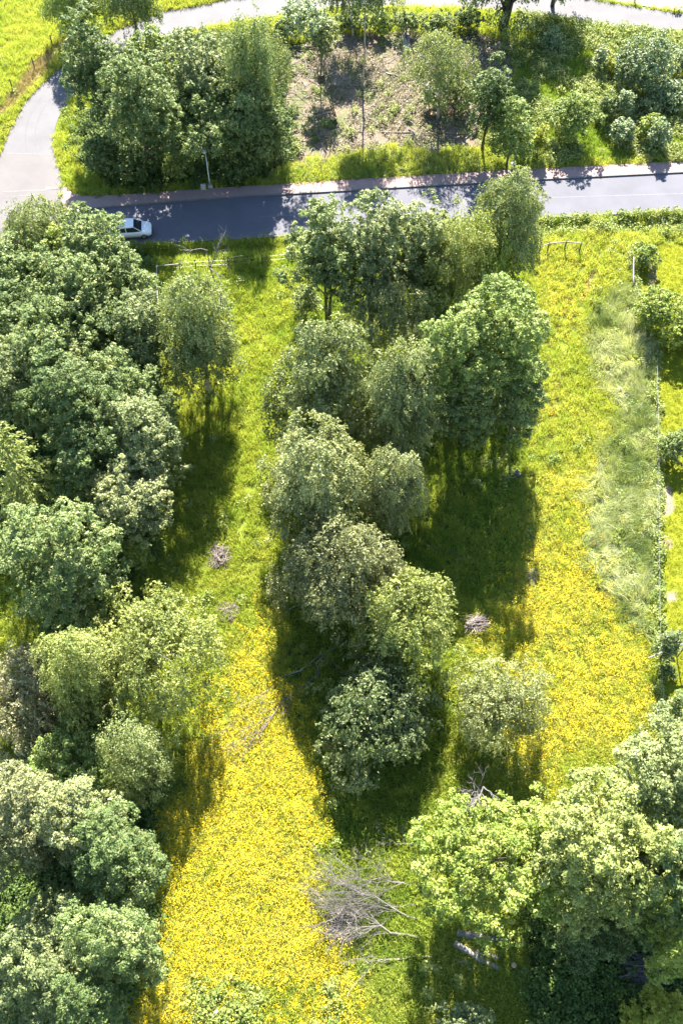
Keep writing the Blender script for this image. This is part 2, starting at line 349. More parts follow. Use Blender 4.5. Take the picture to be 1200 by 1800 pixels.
M_paint = plain('road_paint', [(.35, (.10, .092, .094)), (.65, (.16, .152, .152))], 6, .8, coord='Position')
M_faint = plain('worn_paint', [(.35, (.105, .103, .122)), (.65, (.15, .147, .165))], 3, .8, coord='Position')
M_seam = plain('tar_seam', [(.3, (.05, .05, .055)), (.7, (.09, .09, .095))], 6, .6)
import bmesh
def sheet(name, poly_px, z, mat, label, cat, thick=0.0, kind='structure', world=None, side_mat=None):
    pts = world if world is not None else [P(*p, 0) for p in poly_px]
    bm = bmesh.new(); vs_ = [bm.verts.new((float(p[0]), float(p[1]), z)) for p in pts]
    f = bm.faces.new(vs_)
    if f.normal.z == 0: bm.normal_update()
    bm.normal_update()
    if f.normal.z < 0: f.normal_flip()
    if thick:
        ret = bmesh.ops.extrude_face_region(bm, geom=[f]); top = [g for g in ret['geom'] if isinstance(g, bmesh.types.BMVert)]
        for v in f.verts: v.co.z = z - thick
        for v in top: v.co.z = z
    bm.normal_update(); bmesh.ops.recalc_face_normals(bm, faces=bm.faces[:])
    bmesh.ops.triangulate(bm, faces=bm.faces[:])
    me = bpy.data.meshes.new(name); bm.to_mesh(me); bm.free(); me.materials.append(mat)
    o = obj(name, me); tag(o, label, cat, kind=kind); return o
def smooth_px(poly, n=6, closed=False):
    """Catmull-Rom through pixel points"""
    out = []; m_ = len(poly)
    for i in range(m_ - 1):
        p0 = np.array(poly[max(i - 1, 0)], float); p1 = np.array(poly[i], float); p2 = np.array(poly[i + 1], float); p3 = np.array(poly[min(i + 2, m_ - 1)], float)
        for k in range(n):
            t = k / n
            out.append(tuple(.5 * ((2 * p1) + (-p0 + p2) * t + (2 * p0 - 5 * p1 + 4 * p2 - p3) * t * t + (-p0 + 3 * p1 - 3 * p2 + p3) * t ** 3)))
    out.append(tuple(poly[-1])); return out
iN = ROAD.index((107, 330)); iE = ROAD.index((2200, 190)); iF = ROAD.index((2200, 125)); iG = ROAD.index((-8, 290))
near_edge = ROAD[:ROAD.index((2200, 310)) + 1]; kerb_edge = ROAD[ROAD.index((2200, 245)):iN + 1]
inner = smooth_px(ROAD[iN + 1:iE + 1], 5); outer = smooth_px(ROAD[iF:iG + 1], 5); tail = ROAD[iG + 1:]
ROADS = near_edge + kerb_edge + inner + outer + tail
sheet('road', ROADS, -0.004, M_asph2, 'pale curving side road sweeping up round the wood', 'road')
main_poly = near_edge[3:] + kerb_edge[:kerb_edge.index((115, 371)) + 1] + [(112, 378), (110, 437.7)]
sheet('road', main_poly, 0.0, M_asph, 'straight bluish grey main road across the top of the meadow', 'road')
junc = [(104, 300), (107, 330), (108, 366), (113, 373), (110, 437), (0, 443), (-200, 456), (-900, 505), (-900, 392), (-200, 332), (-60, 314), (-6, 290), (3, 268), (97, 271)]
sheet('road_patch', junc, 0.0, M_asph3, 'browner asphalt patch at the road junction', 'road')
for pl in (([(0, 268), (97, 271), (97, 272.5), (0, 269.5)]), ([(5, 336), (106, 332), (106, 334), (5, 338)]), ([(80, 328), (103, 329), (103, 333), (80, 333)]), ([(8, 345), (60, 343), (60, 344.2), (8, 346.2)])):
    sheet('road_seam', pl, 0.006, M_paint, 'worn pale joint line across the junction asphalt', 'road joint')
# worn centre line and wheel stains
cl = [(455, 381), (700, 364), (950, 347), (1200, 339.5), (1500, 322)]
sheet('road_marking', cl + [(x, y + 1.4) for x, y in cl[::-1]], 0.005, M_faint, 'faint worn centre line on the main road', 'road marking')
e2 = [(300, 426), (500, 413.3), (740, 397), (950, 382.4), (1200, 368.5)]
sheet('road_edge', e2 + [(x, y + 1.2) for x, y in e2[::-1]], 0.005, M_faint, 'pale gravelly edge of the main road along the verge', 'road edge')
# kerb and pavement
sheet('sidewalk', WALK, 0.13, M_walk, 'pinkish asphalt pavement along the far side of the main road', 'pavement', thick=0.25)
kerb_px = [(2200, 245), (1500, 286), (1200, 304), (935, 317.5), (760, 327.5), (600, 337), (445, 346), (300, 356.5), (117, 371), (110, 366), (109, 332)]
kb = [P(*p) for p in kerb_px]
k_in = []
for i, p in enumerate(kb):
    t = kb[min(i + 1, len(kb) - 1)] - kb[max(i - 1, 0)]; t /= np.linalg.norm(t)
    k_in.append(p + 0.16 * np.array([t[1], -t[0], 0]) * 1.0)
k_out = []
for i, p in enumerate(kb):
    t = kb[min(i + 1, len(kb) - 1)] - kb[max(i - 1, 0)]; t /= np.linalg.norm(t)
    k_out.append(p - 0.02 * np.array([t[1], -t[0], 0]))
M_kerb = plain('kerb_stone', [(.3, (.12, .11, .11)), (.7, (.17, .16, .155))], 5, .85, .3, 0, .3, coord='Position')
sheet('kerb', None, 0.138, M_kerb, 'grey kerb with a dark face between pavement and main road', 'kerb', thick=.2, world=k_out + k_in[::-1])
M_plaza = plain('pale_gravel', [(.35, (.19, .165, .14)), (.65, (.25, .22, .19))], 3, .9, .2, 0, .3, coord='Position')
sheet('gravel_yard', PLAZA, 0.004, M_plaza, 'pale beige gravel apron beyond the side road', 'gravel yard')
# long skid marks worn into the curve
M_skid = plain('tyre_mark', [(.3, (.078, .074, .08)), (.7, (.11, .105, .11))], 3, .8, coord='Position')
for off, lab in ((0, 'outer dark tyre streak curving along the side road'), (17, 'inner dark tyre streak curving along the side road')):
    c_ = smooth_px([(46 + off, 262), (44 + off, 240), (48 + off, 216), (58 + off, 192), (72 + off, 172)], 4)
    sheet('tyre_mark', c_ + [(x + 2.0, y) for x, y in c_[::-1]], 0.004, M_skid, lab, 'tyre mark')

# ------------------------------------------------------------------ scatter by geometry nodes (only uncountable ground cover)
def scatter(name, pts, rot, sc, tone, variants, label, cat):
    n = len(pts)
    me = bpy.data.meshes.new(name); me.vertices.add(n); me.vertices.foreach_set('co', np.asarray(pts, np.float32).ravel())
    a = me.attributes.new('rot', 'FLOAT_VECTOR', 'POINT'); a.data.foreach_set('vector', np.asarray(rot, np.float32).ravel())
    a = me.attributes.new('sc', 'FLOAT', 'POINT'); a.data.foreach_set('value', np.asarray(sc, np.float32))
    a = me.attributes.new('tone', 'FLOAT', 'POINT'); a.data.foreach_set('value', np.asarray(tone, np.float32))
    a = me.attributes.new('pick', 'INT', 'POINT'); a.data.foreach_set('value', RNG.integers(0, len(variants), n).astype(np.int32))
    o = obj(name, me); tag(o, label, cat, kind='stuff')
    ng = bpy.data.node_groups.new(name + '_scatter', 'GeometryNodeTree')
    ng.interface.new_socket('Geometry', in_out='INPUT', socket_type='NodeSocketGeometry'); ng.interface.new_socket('Geometry', in_out='OUTPUT', socket_type='NodeSocketGeometry')
    N = ng.nodes; L = ng.links
    gi = N.new('NodeGroupInput'); go = N.new('NodeGroupOutput'); ip = N.new('GeometryNodeInstanceOnPoints'); jn = N.new('GeometryNodeJoinGeometry')
    for v in variants[::-1]:
        oi = N.new('GeometryNodeObjectInfo'); oi.inputs['Object'].default_value = v; oi.inputs['As Instance'].default_value = True; L.new(oi.outputs['Geometry'], jn.inputs[0])
    def na(nm, t):
        k = N.new('GeometryNodeInputNamedAttribute'); k.data_type = t; k.inputs['Name'].default_value = nm; return k.outputs['Attribute']
    L.new(gi.outputs[0], ip.inputs['Points']); L.new(jn.outputs[0], ip.inputs['Instance']); ip.inputs['Pick Instance'].default_value = True
    L.new(na('pick', 'INT'), ip.inputs['Instance Index'])
    er = N.new('FunctionNodeEulerToRotation'); L.new(na('rot', 'FLOAT_VECTOR'), er.inputs[0]); L.new(er.outputs[0], ip.inputs['Rotation'])
    L.new(na('sc', 'FLOAT'), ip.inputs['Scale']); L.new(ip.outputs[0], go.inputs[0])
    md = o.modifiers.new('scatter', 'NODES'); md.node_group = ng
    return o
def source(name, me):           # never linked to the scene: only read by a scatter
    return bpy.data.objects.new(name, me)
def blades(name, n, rad, h0, h1, wid, bend, mat, lean=(0, 0), segs=2, rng=RNG):
    V = []; Q = []; T = []; k = 0
    for i in range(n):
        a = rng.random() * 6.283; r = rad * math.sqrt(rng.random()); bx, by = r * math.cos(a), r * math.sin(a)
        h = rng.uniform(h0, h1); d = rng.random() * 6.283; bd = bend * rng.uniform(.3, 1.2)
        ox, oy = math.cos(d) * bd * h + lean[0] * h * rng.uniform(.6, 1.2), math.sin(d) * bd * h + lean[1] * h * rng.uniform(.6, 1.2)
        ww = wid * rng.uniform(.7, 1.3); f = rng.random() * 3.1416; wx, wy = math.cos(f) * ww / 2, math.sin(f) * ww / 2
        lh = h * math.sqrt(max(.12, 1 - min(.9, (ox * ox + oy * oy) / (h * h + 1e-6)) * .9))
        pts = [(bx, by, -.05), (bx + ox * .35, by + oy * .35, lh * .62), (bx + ox, by + oy, lh)]
        V += [(pts[0][0] - wx, pts[0][1] - wy, pts[0][2]), (pts[0][0] + wx, pts[0][1] + wy, pts[0][2]),
              (pts[1][0] + wx * .8, pts[1][1] + wy * .8, pts[1][2]), (pts[1][0] - wx * .8, pts[1][1] - wy * .8, pts[1][2]), pts[2]]
        Q.append((k, k + 1, k + 2, k + 3)); T.append((k + 3, k + 2, k + 4)); k += 5
    return source(name, np_mesh(name, V, [np.array(Q), np.array(T)], mat))
def leafy(name, n, rad, h0, h1, size, mat, rng=RNG):
    V = []; Q = []; k = 0
    for i in range(n):
        a = rng.random() * 6.283; r = rad * math.sqrt(rng.random()); z = rng.uniform(h0, h1) * (1 - .5 * (r / rad) ** 2)
        nrm = np.array([rng.normal() * .6, rng.normal() * .6, 1.0]); nrm /= np.linalg.norm(nrm)
        u = np.cross(nrm, rng.normal(size=3)); u /= np.linalg.norm(u); w_ = np.cross(nrm, u); s = size * rng.uniform(.6, 1.4)
        c = np.array([r * math.cos(a), r * math.sin(a), z])
        V += [c - u * s * .5, c + w_ * s * .3, c + u * s * .5 - nrm * .1 * s, c - w_ * s * .3]; Q.append((k, k + 1, k + 2, k + 3)); k += 4
    return source(name, np_mesh(name, V, np.array(Q), mat))
def petals(name, n, rad, h0, h1, size, mat, rng=RNG):
    V = []; Q = []; k = 0
    for i in range(n):
        a = rng.random() * 6.283; r = rad * math.sqrt(rng.random()); c = np.array([r * math.cos(a), r * math.sin(a), rng.uniform(h0, h1)])
        nrm = np.array([rng.normal() * .35, rng.normal() * .35, 1.0]); nrm /= np.linalg.norm(nrm)
        u = np.cross(nrm, [0.3, 1, 0.1]); u /= np.linalg.norm(u); w_ = np.cross(nrm, u); s = size * rng.uniform(.7, 1.3) / 2
        ring = [c + s * (math.cos(t) * u + math.sin(t) * w_) for t in (0, 1.047, 2.094, 3.1416, 4.189, 5.236)]
        V += ring; Q += [(k, k + 1, k + 2, k + 3), (k, k + 3, k + 4, k + 5)]; k += 6
    return source(name, np_mesh(name, V, np.array(Q), mat))
G_mead = leaf_mat('grass_meadow', [(.10, .172, .03), (.235, .32, .05), (.375, .415, .075), (.47, .46, .11)], trans=.45, rough=.55, src='tone', attr_type='INSTANCER', spec=.2, yellow=(1.1, 1.15, .7))
G_lodg = leaf_mat('grass_lodged', [(.13, .19, .05), (.29, .345, .13), (.50, .53, .30)], trans=.35, rough=.4, src='tone', attr_type='INSTANCER', spec=.55)
G_weed = leaf_mat('weed_leaves', [(.05, .095, .022), (.13, .19, .04), (.24, .29, .075), (.34, .36, .14)], trans=.35, src='tone', attr_type='INSTANCER')
G_dry = leaf_mat('grass_dry', [(.25, .20, .09), (.36, .30, .15), (.48, .41, .24)], trans=.25, src='tone', attr_type='INSTANCER')
G_lawn = leaf_mat('grass_lawn', [(.10, .135, .012), (.20, .225, .018), (.30, .30, .035)], trans=.35, src='tone', attr_type='INSTANCER', spec=.15, yellow=(1.1, 1.1, .7))
G_flow = leaf_mat('buttercup_petals', [(.55, .38, .003), (.62, .45, .004), (.66, .51, .008)], trans=.15, rough=.5, src='tone', yellow=(1, 1, .6), attr_type='INSTANCER', spec=.25)
def grid_pts(step, poly=None, jitter=.9, x0=-46, x1=46, y0=-1, y1=122):
    xs, ys = np.meshgrid(np.arange(x0, x1, step), np.arange(y0, y1, step)); xs = xs.ravel(); ys = ys.ravel()
    xs = xs + (RNG.random(len(xs)) - .5) * step * jitter; ys = ys + (RNG.random(len(ys)) - .5) * step * jitter
    a, b_ = PX(xs, ys); k = (a > -70) & (a < 1270) & (b_ > -50) & (b_ < 1880)
    return xs[k], ys[k], a[k], b_[k]
def put(name, xs, ys, s0, s1, tone, variants, label, cat, tilt=.12, rz=None):
    n = len(xs); rot = np.stack([RNG.normal(size=n) * tilt, RNG.normal(size=n) * tilt, RNG.random(n) * 6.283 if rz is None else rz], -1)
    return scatter(name, np.stack([xs, ys, gz(xs, ys)], -1), rot, RNG.uniform(s0, s1, n), np.clip(tone, 0, 1), variants, label, cat)
# meadow grass
xs, ys, a, b_ = grid_pts(.30)
hmk = hard_mask(a, b_); ja, jb = jit(xs, ys, a, b_, .5)
wood = inpoly(ja, jb, WOOD_L) | inpoly(ja, jb, WOOD_BL) | inpoly(ja, jb, WOOD_BR) | inpoly(ja, jb, TOPWOOD)
lawn = inpoly(a, b_, LAWN) | inpoly(ja, jb, LAWN2); clear = inpoly(ja, jb, CLEAR); lod = inpoly(ja, jb, LODGED); rm = inpoly(ja, jb, RIGHTM); dry = inpoly(ja, jb, DRY); grove = inpoly(ja, jb, GROVE)
track = np.minimum(polydist(xs, ys, TRACKS[0]), polydist(xs, ys, TRACKS[1])) < .3
base = ~(hmk | lawn)
keep = base & ~wood & ~clear & ~(lod & (RNG.random(len(xs)) < .8)) & ~dry & ~rm & ~(track & (RNG.random(len(xs)) < .7))
tn = .22 + .45 * fnoise(xs * .35, ys * .35) + .45 * (fnoise(xs * 1.4, ys * 1.4) - .1) + .3 * (RNG.random(len(xs)) - .5) + .12 * (b_ < 300) - .12 * grove + .16 * ((a > 920) & (b_ > 400)) * fnoise(xs * .2, ys * .2 + 60) * 2 + .32 * np.clip(flower_density(xs, ys, a, b_), 0, 1)
tuftsA = [blades('grass_tuft_source', 34, .26, .28, .58, .030, .75, G_mead) for _ in range(4)]
k = keep & ((fnoise(xs * 1.7 + 5, ys * 1.7) > .36) | (RNG.random(len(xs)) < .35)); put('meadow_grass', xs[k], ys[k], .55, 1.6, tn[k], tuftsA, 'tall bright yellow green meadow grass between the groves', 'grass')
lx, ly, la, lb = grid_pts(.46); qa, qb = jit(lx, ly, la, lb, .5); qa = qa + RNG.normal(size=len(la)) * 9; k = inpoly(qa, qb, LODGED) & ~inpoly(la, lb, LAWN); n_ = np.clip(.5 + 1.6 * (fnoise(lx * .45, ly * .3) - .5) + .5 * (fnoise(lx * 1.3, ly * 1.3) - .5), 0, 1)
put('lodged_grass', lx[k], ly[k], .8, 1.8, (-.05 + 1.25 * n_ + .35 * (RNG.random(len(lx)) - .5))[k],
    [blades('lodged_tuft_source', 46, .26, .45, 1.0, .022, .45, G_lodg, lean=(.6, .48)) for _ in range(4)], 'pale grey green long grass flattened in swirls beside the lawn', 'grass', rz=(fnoise(lx * .42, ly * .42) * 14.0 + RNG.normal(size=len(lx)) * .55)[k], tilt=.25)
k = base & (dry | ((track) & (RNG.random(len(xs)) < .35))); put('dry_grass', xs[k], ys[k], .6, 1.1, RNG.random(k.sum()), [blades('dry_tuft_source', 30, .3, .2, .5, .03, .6, G_dry) for _ in range(2)], 'straw coloured dry grass on the roadside bank and along the wheel ruts', 'grass')
# weeds: undergrowth, right meadow, verges
xs, ys, a, b_ = grid_pts(.42)
hmk = hard_mask(a, b_); ja, jb = jit(xs, ys, a, b_, 1.6); ja = ja + RNG.normal(size=len(xs)) * 12; jb = jb + RNG.normal(size=len(xs)) * 10
wood = inpoly(ja, jb, WOOD_L) | inpoly(ja, jb, WOOD_BL) | inpoly(ja, jb, WOOD_BR) | inpoly(ja, jb, TOPWOOD)
rm = inpoly(ja, jb, RIGHTM); clear = inpoly(a, b_, CLEAR); lawn = inpoly(a, b_, LAWN) | inpoly(ja, jb, LAWN2); lod = inpoly(ja, jb, LODGED)
verge = (b_ > 264) & (b_ < 340) & (a > 470) & (a < 960) & ~clear
hedge1 = (b_ > 20) & (b_ < 95) & (a > 905) & ~hmk & (b_ < (a - 945) * .125 + 62)
hedge2 = inpoly(a, b_, [(650, 380), (1300, 355), (1300, 420), (1100, 408), (930, 415), (650, 435)])
low = (b_ > 1720) & (a > 330) & (a < 600)
q = RNG.random(len(xs)); nn = fnoise(xs * .3, ys * .3)
kw = ~hmk & ~(lawn & (polydist(xs, ys, [(1112, 505), (1130, 560), (1149, 625), (1152, 820), (1154, 1100), (1160, 1290)]) > .45)) & (wood | (rm & (nn > .47)) | verge | hedge1 | (hedge2 & (q < .7)) | (clear & (nn > .68) & (q < .2)) | ((polydist(xs, ys, [(1112, 440), (1112, 505), (1130, 560), (1149, 625), (1152, 820), (1154, 1100), (1160, 1290)]) < .42) & (q < .75)) | (low & (nn > .45)) | (lod & (q < .07)) | ((q < .012 + .04 * (nn > .62)) & (flower_density(xs, ys, a, b_) < .1)))
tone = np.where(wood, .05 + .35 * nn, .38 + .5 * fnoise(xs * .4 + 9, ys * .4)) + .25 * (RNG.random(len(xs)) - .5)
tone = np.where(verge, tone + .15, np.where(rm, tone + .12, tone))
weedsrc = [leafy('weed_clump_source', 60, .36, .1, .75, .17, G_weed) for _ in range(4)]
put('verge_weeds', xs[kw & verge], ys[kw & verge], .4, .85, tone[kw & verge], weedsrc, 'low bright weeds on the verge between clearing and pavement', 'weeds')
kw = kw & ~verge
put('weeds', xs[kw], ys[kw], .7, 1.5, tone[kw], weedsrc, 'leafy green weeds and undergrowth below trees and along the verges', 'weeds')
# grass filling the right meadow
xs2, ys2, a2, b2 = grid_pts(.36); ja, jb = jit(xs2, ys2, a2, b2, .5); k = inpoly(ja, jb, RIGHTM) & ~hard_mask(a2, b2)
put('rough_grass', xs2[k], ys2[k], .6, 1.3, (.2 + .6 * fnoise(xs2 * .3, ys2 * .3))[k], tuftsA, 'rough green grass between the bushes beyond the main road', 'grass')
# buttercups
xs, ys, a, b_ = grid_pts(.27); fd = flower_density(xs, ys, a, b_); k = (RNG.random(len(xs)) < fd) & ~hard_mask(a, b_)
put('buttercups', xs[k], ys[k], .7, 1.3, RNG.random(k.sum()), [petals('buttercup_source', 20, .29, .18, .56, .044, G_flow) for _ in range(4)], 'dense yellow buttercup flowers carpeting the meadow grass', 'flowers')
# short lawn
xs, ys, a, b_ = grid_pts(.30); ja, jb = jit(xs, ys, a, b_, .4); k = inpoly(a, b_, LAWN) | inpoly(ja, jb, LAWN2)
k &= ~((((a - 1172) / 14) ** 2 + ((b_ - 884) / 26) ** 2 < 1) | (((a - 1180) / 10) ** 2 + ((b_ - 1047) / 11) ** 2 < 1))
put('lawn_grass', xs[k], ys[k], .7, 1.2, (-.1 + 1.0 * fnoise(xs * .28, ys * .28) + .3 * RNG.random(len(xs)))[k], [blades('lawn_tuft_source', 40, .25, .05, .12, .02, .5, G_lawn) for _ in range(3)], 'short mown yellow green lawn grass beyond the fence', 'lawn')

# ------------------------------------------------------------------ trees
TRI = [0]
def norm(v): return v / (np.linalg.norm(v, axis=-1, keepdims=True) + 1e-9)
def leaves_mesh(name, c, u, nrm, l, wd, tint, mat, fold=True):
    n = len(c); TRI[0] += (2 if fold else 1) * n
    u = norm(u - nrm * (u * nrm).sum(-1, keepdims=True)); w_ = np.cross(nrm, u)
    l = l[:, None]; wd = wd[:, None]
    if fold:
        V = np.stack([c - u * l * .5, c - u * l * .02 + w_ * wd * .5 + nrm * wd * .12, c + u * l * .5, c + u * l * .02 - w_ * wd * .5 + nrm * wd * .12], 1)
    else:
        V = np.stack([c - u * l * .5 + w_ * wd * .15, c + u * l * .5, c - u * l * .12 - w_ * wd * .85], 1)
    q = 4 if fold else 3
    me = np_mesh(name, V.reshape(-1, 3), np.arange(q * n).reshape(-1, q), mat)
    a = me.attributes.new('tint', 'FLOAT', 'FACE'); a.data.foreach_set('value', np.clip(tint, 0, 1).astype(np.float32))
    return me
def make_lobes(a, b, c, rl, rng, taper=0.0, low=-.75):
    S = 4 * math.pi * ((((a * b) ** 1.6 + (a * c) ** 1.6 + (b * c) ** 1.6) / 3) ** (1 / 1.6))
    n = int(np.clip(1.35 * S / (math.pi * rl * rl), 8, 110)); i = np.arange(n) + .5
    z = 1 - 2 * i / n; th = i * 2.39996 + rng.random() * 6.28
    d = np.stack([np.sqrt(1 - z * z) * np.cos(th), np.sqrt(1 - z * z) * np.sin(th), z], -1) + rng.normal(size=(n, 3)) * .2
    d = norm(d); d = d[d[:, 2] > low]; n = len(d)
    ph = rng.random(6) * 6.28
    bulge = 1 + .13 * np.sin(2 * np.arctan2(d[:, 1], d[:, 0]) + ph[0]) + .12 * np.sin(3 * np.arctan2(d[:, 1], d[:, 0]) + ph[1] + 2 * d[:, 2]) + .10 * np.sin(5 * d[:, 2] + ph[2] + d[:, 0] * 3)
    ir = np.maximum(1 - rl * .7 / np.array([a, b, c]), .25)
    k = rng.uniform(.74, 1.1, n); far = rng.random(n) < .12; k[far] = rng.uniform(1.1, 1.3, far.sum())
    p = d * np.array([a, b, c]) * ir * (k * bulge)[:, None]
    if taper: p[:, :2] *= (1 - taper * p[:, 2:3] / c)
    r = rl * rng.uniform(.6, 1.3, n); r[far] *= .6
    m_ = max(3, n // 4); dc = norm(rng.normal(size=(m_, 3))); pc = dc * np.array([a, b, c]) * rng.uniform(.2, .5, (m_, 1))
    p = np.concatenate([p, pc]); d = np.concatenate([d, dc]); r = np.concatenate([r, np.full(m_, rl * 1.1)])
    return p, d, r, S
def crown_mesh(name, a, b, c, kind, mat, rng, sparse=1.0, cap=15000, pxm=20.0):
    rl = float(np.clip(.34 * min(a, b, c * .9), .26, 1.0))
    if kind in ('birch', 'willow'):
        taper, L_, W_ = .30, .19, .10
    elif kind == 'shrub': taper, L_, W_ = .1, .17, .11
    elif kind == 'oak': taper, L_, W_ = .05, .19, .125
    else: taper, L_, W_ = .12, .21, .135
    p, d, r, S = make_lobes(a, b, c, rl, rng, taper)
    L_ = float(np.clip(2.35 / (pxm * .568), .115, .235)) * (.86 if kind in ('birch', 'willow') else .9 if kind == 'shrub' else 1); W_ = L_ * (.56 if kind in ('birch', 'willow') else .66)
    need = S * 2.1 / (L_ * W_ * .5) * sparse
    ks = float(np.clip(math.sqrt(need / cap), 1, 1.35)); L_ *= ks; W_ *= ks; n = int(min(cap * 1.2, need / ks ** 2))
    # sprays: small domed bunches of leaves set on the lobes, with dark gaps left between them
    sr = {'shrub': .20, 'oak': .34, 'broad': .30}.get(kind, .26)
    ns = max(12, int(S * 2.1 / (math.pi * sr * sr)))
    li = rng.choice(len(p), ns, p=r ** 2 / (r ** 2).sum())
    dd = norm(rng.normal(size=(ns, 3)) + .8 * d[li] + np.array([0, 0, .35]))
    rr = r[li] * (.55 + .55 * np.sqrt(rng.random(ns)))
    cc = p[li] + dd * rr[:, None] * np.array([1, 1, .85])
    keep_ = (dd[:, 2] > -.3) | (rng.random(ns) < .45); li, dd, rr, cc = li[keep_], dd[keep_], rr[keep_], cc[keep_]; ns = len(li)
    inn = rng.random(ns) < .12; cc[inn] *= rng.uniform(.3, .8, (inn.sum(), 1))
    tl = rng.normal(size=len(p)) * .10; tc = rng.normal(size=ns) * .13; srr = sr * rng.uniform(.6, 1.35, ns)
    ci = rng.choice(ns, n, p=srr ** 2 / (srr ** 2).sum())
    if kind in ('birch', 'willow'):
        strand = rng.uniform(.25, .95, ns)[ci] * (1.4 if kind == 'willow' else 1)
        hz = rng.normal(size=(ns, 5, 3)) * .16; sub = rng.integers(0, 5, n)
        t = rng.random(n); out = norm(dd[ci] * np.array([1, 1, .01]))
        pos = cc[ci] + hz[ci, sub] + out * (.38 * np.sqrt(t))[:, None] + np.array([0, 0, -1]) * (strand * t ** 1.4)[:, None] + rng.normal(size=(n, 3)) * .04
        nr = norm(out * .5 + (dd[ci] * .5) + rng.normal(size=(n, 3)) * np.array([1, 1, .55]) * .7 + np.array([0, 0, .45])); u = np.array([0, 0, -1.0]) * .7 + out * .3 + rng.normal(size=(n, 3)) * .5
    else:
        ld = norm(rng.normal(size=(n, 3)) + .7 * dd[ci] + np.array([0, 0, .55]))
        pos = cc[ci] + ld * (srr[ci] * (.4 + .7 * rng.random(n)))[:, None] * np.array([1, 1, .75])
        nr = norm(ld * .75 + np.array([0, 0, .45]) + rng.normal(size=(n, 3)) * .45); u = rng.normal(size=(n, 3)) + ld * .5
    sz = rng.uniform(.6, 1.35, n)
    tint = .42 + tl[li][ci] + tc[ci] + rng.normal(size=n) * .18
    return leaves_mesh(name, pos, u, nr, L_ * sz, W_ * sz, tint, mat, False), p, r
def spruce_mesh(name, a, c, mat, rng):
    pos = []; uu = []; nn = []; 
    for w_ in range(17):
        f = w_ / 16; z = -c + 2 * c * f; rad = a * (1 - f) ** .75 + .25
        for j in range(9):
            th = rng.random() * 6.283; d = np.array([math.cos(th), math.sin(th), 0]); n = int(60 * rad / a) + 14
            t = rng.random(n) ** .7; q = np.outer(t * rad, d) + np.outer(-.35 * rad * t ** 1.5 + .12 * rad * t ** 4, [0, 0, 1]) + [0, 0, z]
            side = np.cross(d, [0, 0, 1]); q += np.outer(rng.normal(size=n) * .22 * (1.1 - t), side) + np.outer(-np.abs(rng.normal(size=n)) * .25, [0, 0, 1])
            pos.append(q); uu.append(d + rng.normal(size=(n, 3)) * .4 + [0, 0, -.7]); nn.append(norm(rng.normal(size=(n, 3)) * .5 + d * .4 + [0, 0, .6]))
    pos = np.concatenate(pos); n = len(pos); sz = rng.uniform(.7, 1.3, n)
    tip = np.hypot(pos[:, 0], pos[:, 1]) / a
    return leaves_mesh(name, pos, np.concatenate(uu), np.concatenate(nn), .34 * sz, .12 * sz, .2 + .45 * tip + rng.normal(size=n) * .15, mat)
def limb_path(p0, p1, rng, n=5, wob=.08, sag=0):
    p0 = np.asarray(p0, float); p1 = np.asarray(p1, float); L_ = np.linalg.norm(p1 - p0); out = []
    for i in range(n):
        t = i / (n - 1); q = p0 + (p1 - p0) * t + (rng.normal(size=3) * wob * L_ * math.sin(math.pi * t) * .5); q[2] += sag * L_ * math.sin(math.pi * t)
        out.append(q)
    return out
def solve(box, hb, base, cmin):
    x0, y0, x1, y1 = box; cx = (x0 + x1) / 2; cy = (y0 + y1) / 2
    dep = PITCH + math.atan((cy - 900) / F); zc = 6.0
    for _ in range(8):
        if base is not None:
            g = P(*base); d = ray(cx, cy); t = g[1] / d[1]; zc = max(.4, H + t * d[2]); ctr = np.array([t * d[0], g[1], zc])
        else: ctr = P(cx, cy, zc)
        s = scale_at(*ctr); a = (x1 - x0) / 2 / s; rh = (y1 - y0) / 2 / s
        sn, cs = math.sin(dep), math.cos(dep)
        b_ = a; c2 = rh * rh - (b_ * sn) ** 2
        if c2 < (.55 * a * cs) ** 2:
            c = .55 * a; b_ = min(a, max(.5 * a, math.sqrt(max(rh * rh - (c * cs) ** 2, .01)) / sn))
        else: c = math.sqrt(c2) / cs
        if c < cmin * a:            # taller than the part that shows: keep the top where it is
            c = cmin * a; rh2 = math.sqrt((b_ * sn) ** 2 + (c * cs) ** 2); cy = y0 + rh2 * s
            dep = PITCH + math.atan((cy - 900) / F)
        c = min(c, 7.5)
        if base is None: zc = hb + c
        else: c = min(c, zc * .97)
    return ctr, a, b_, c
TREES = []
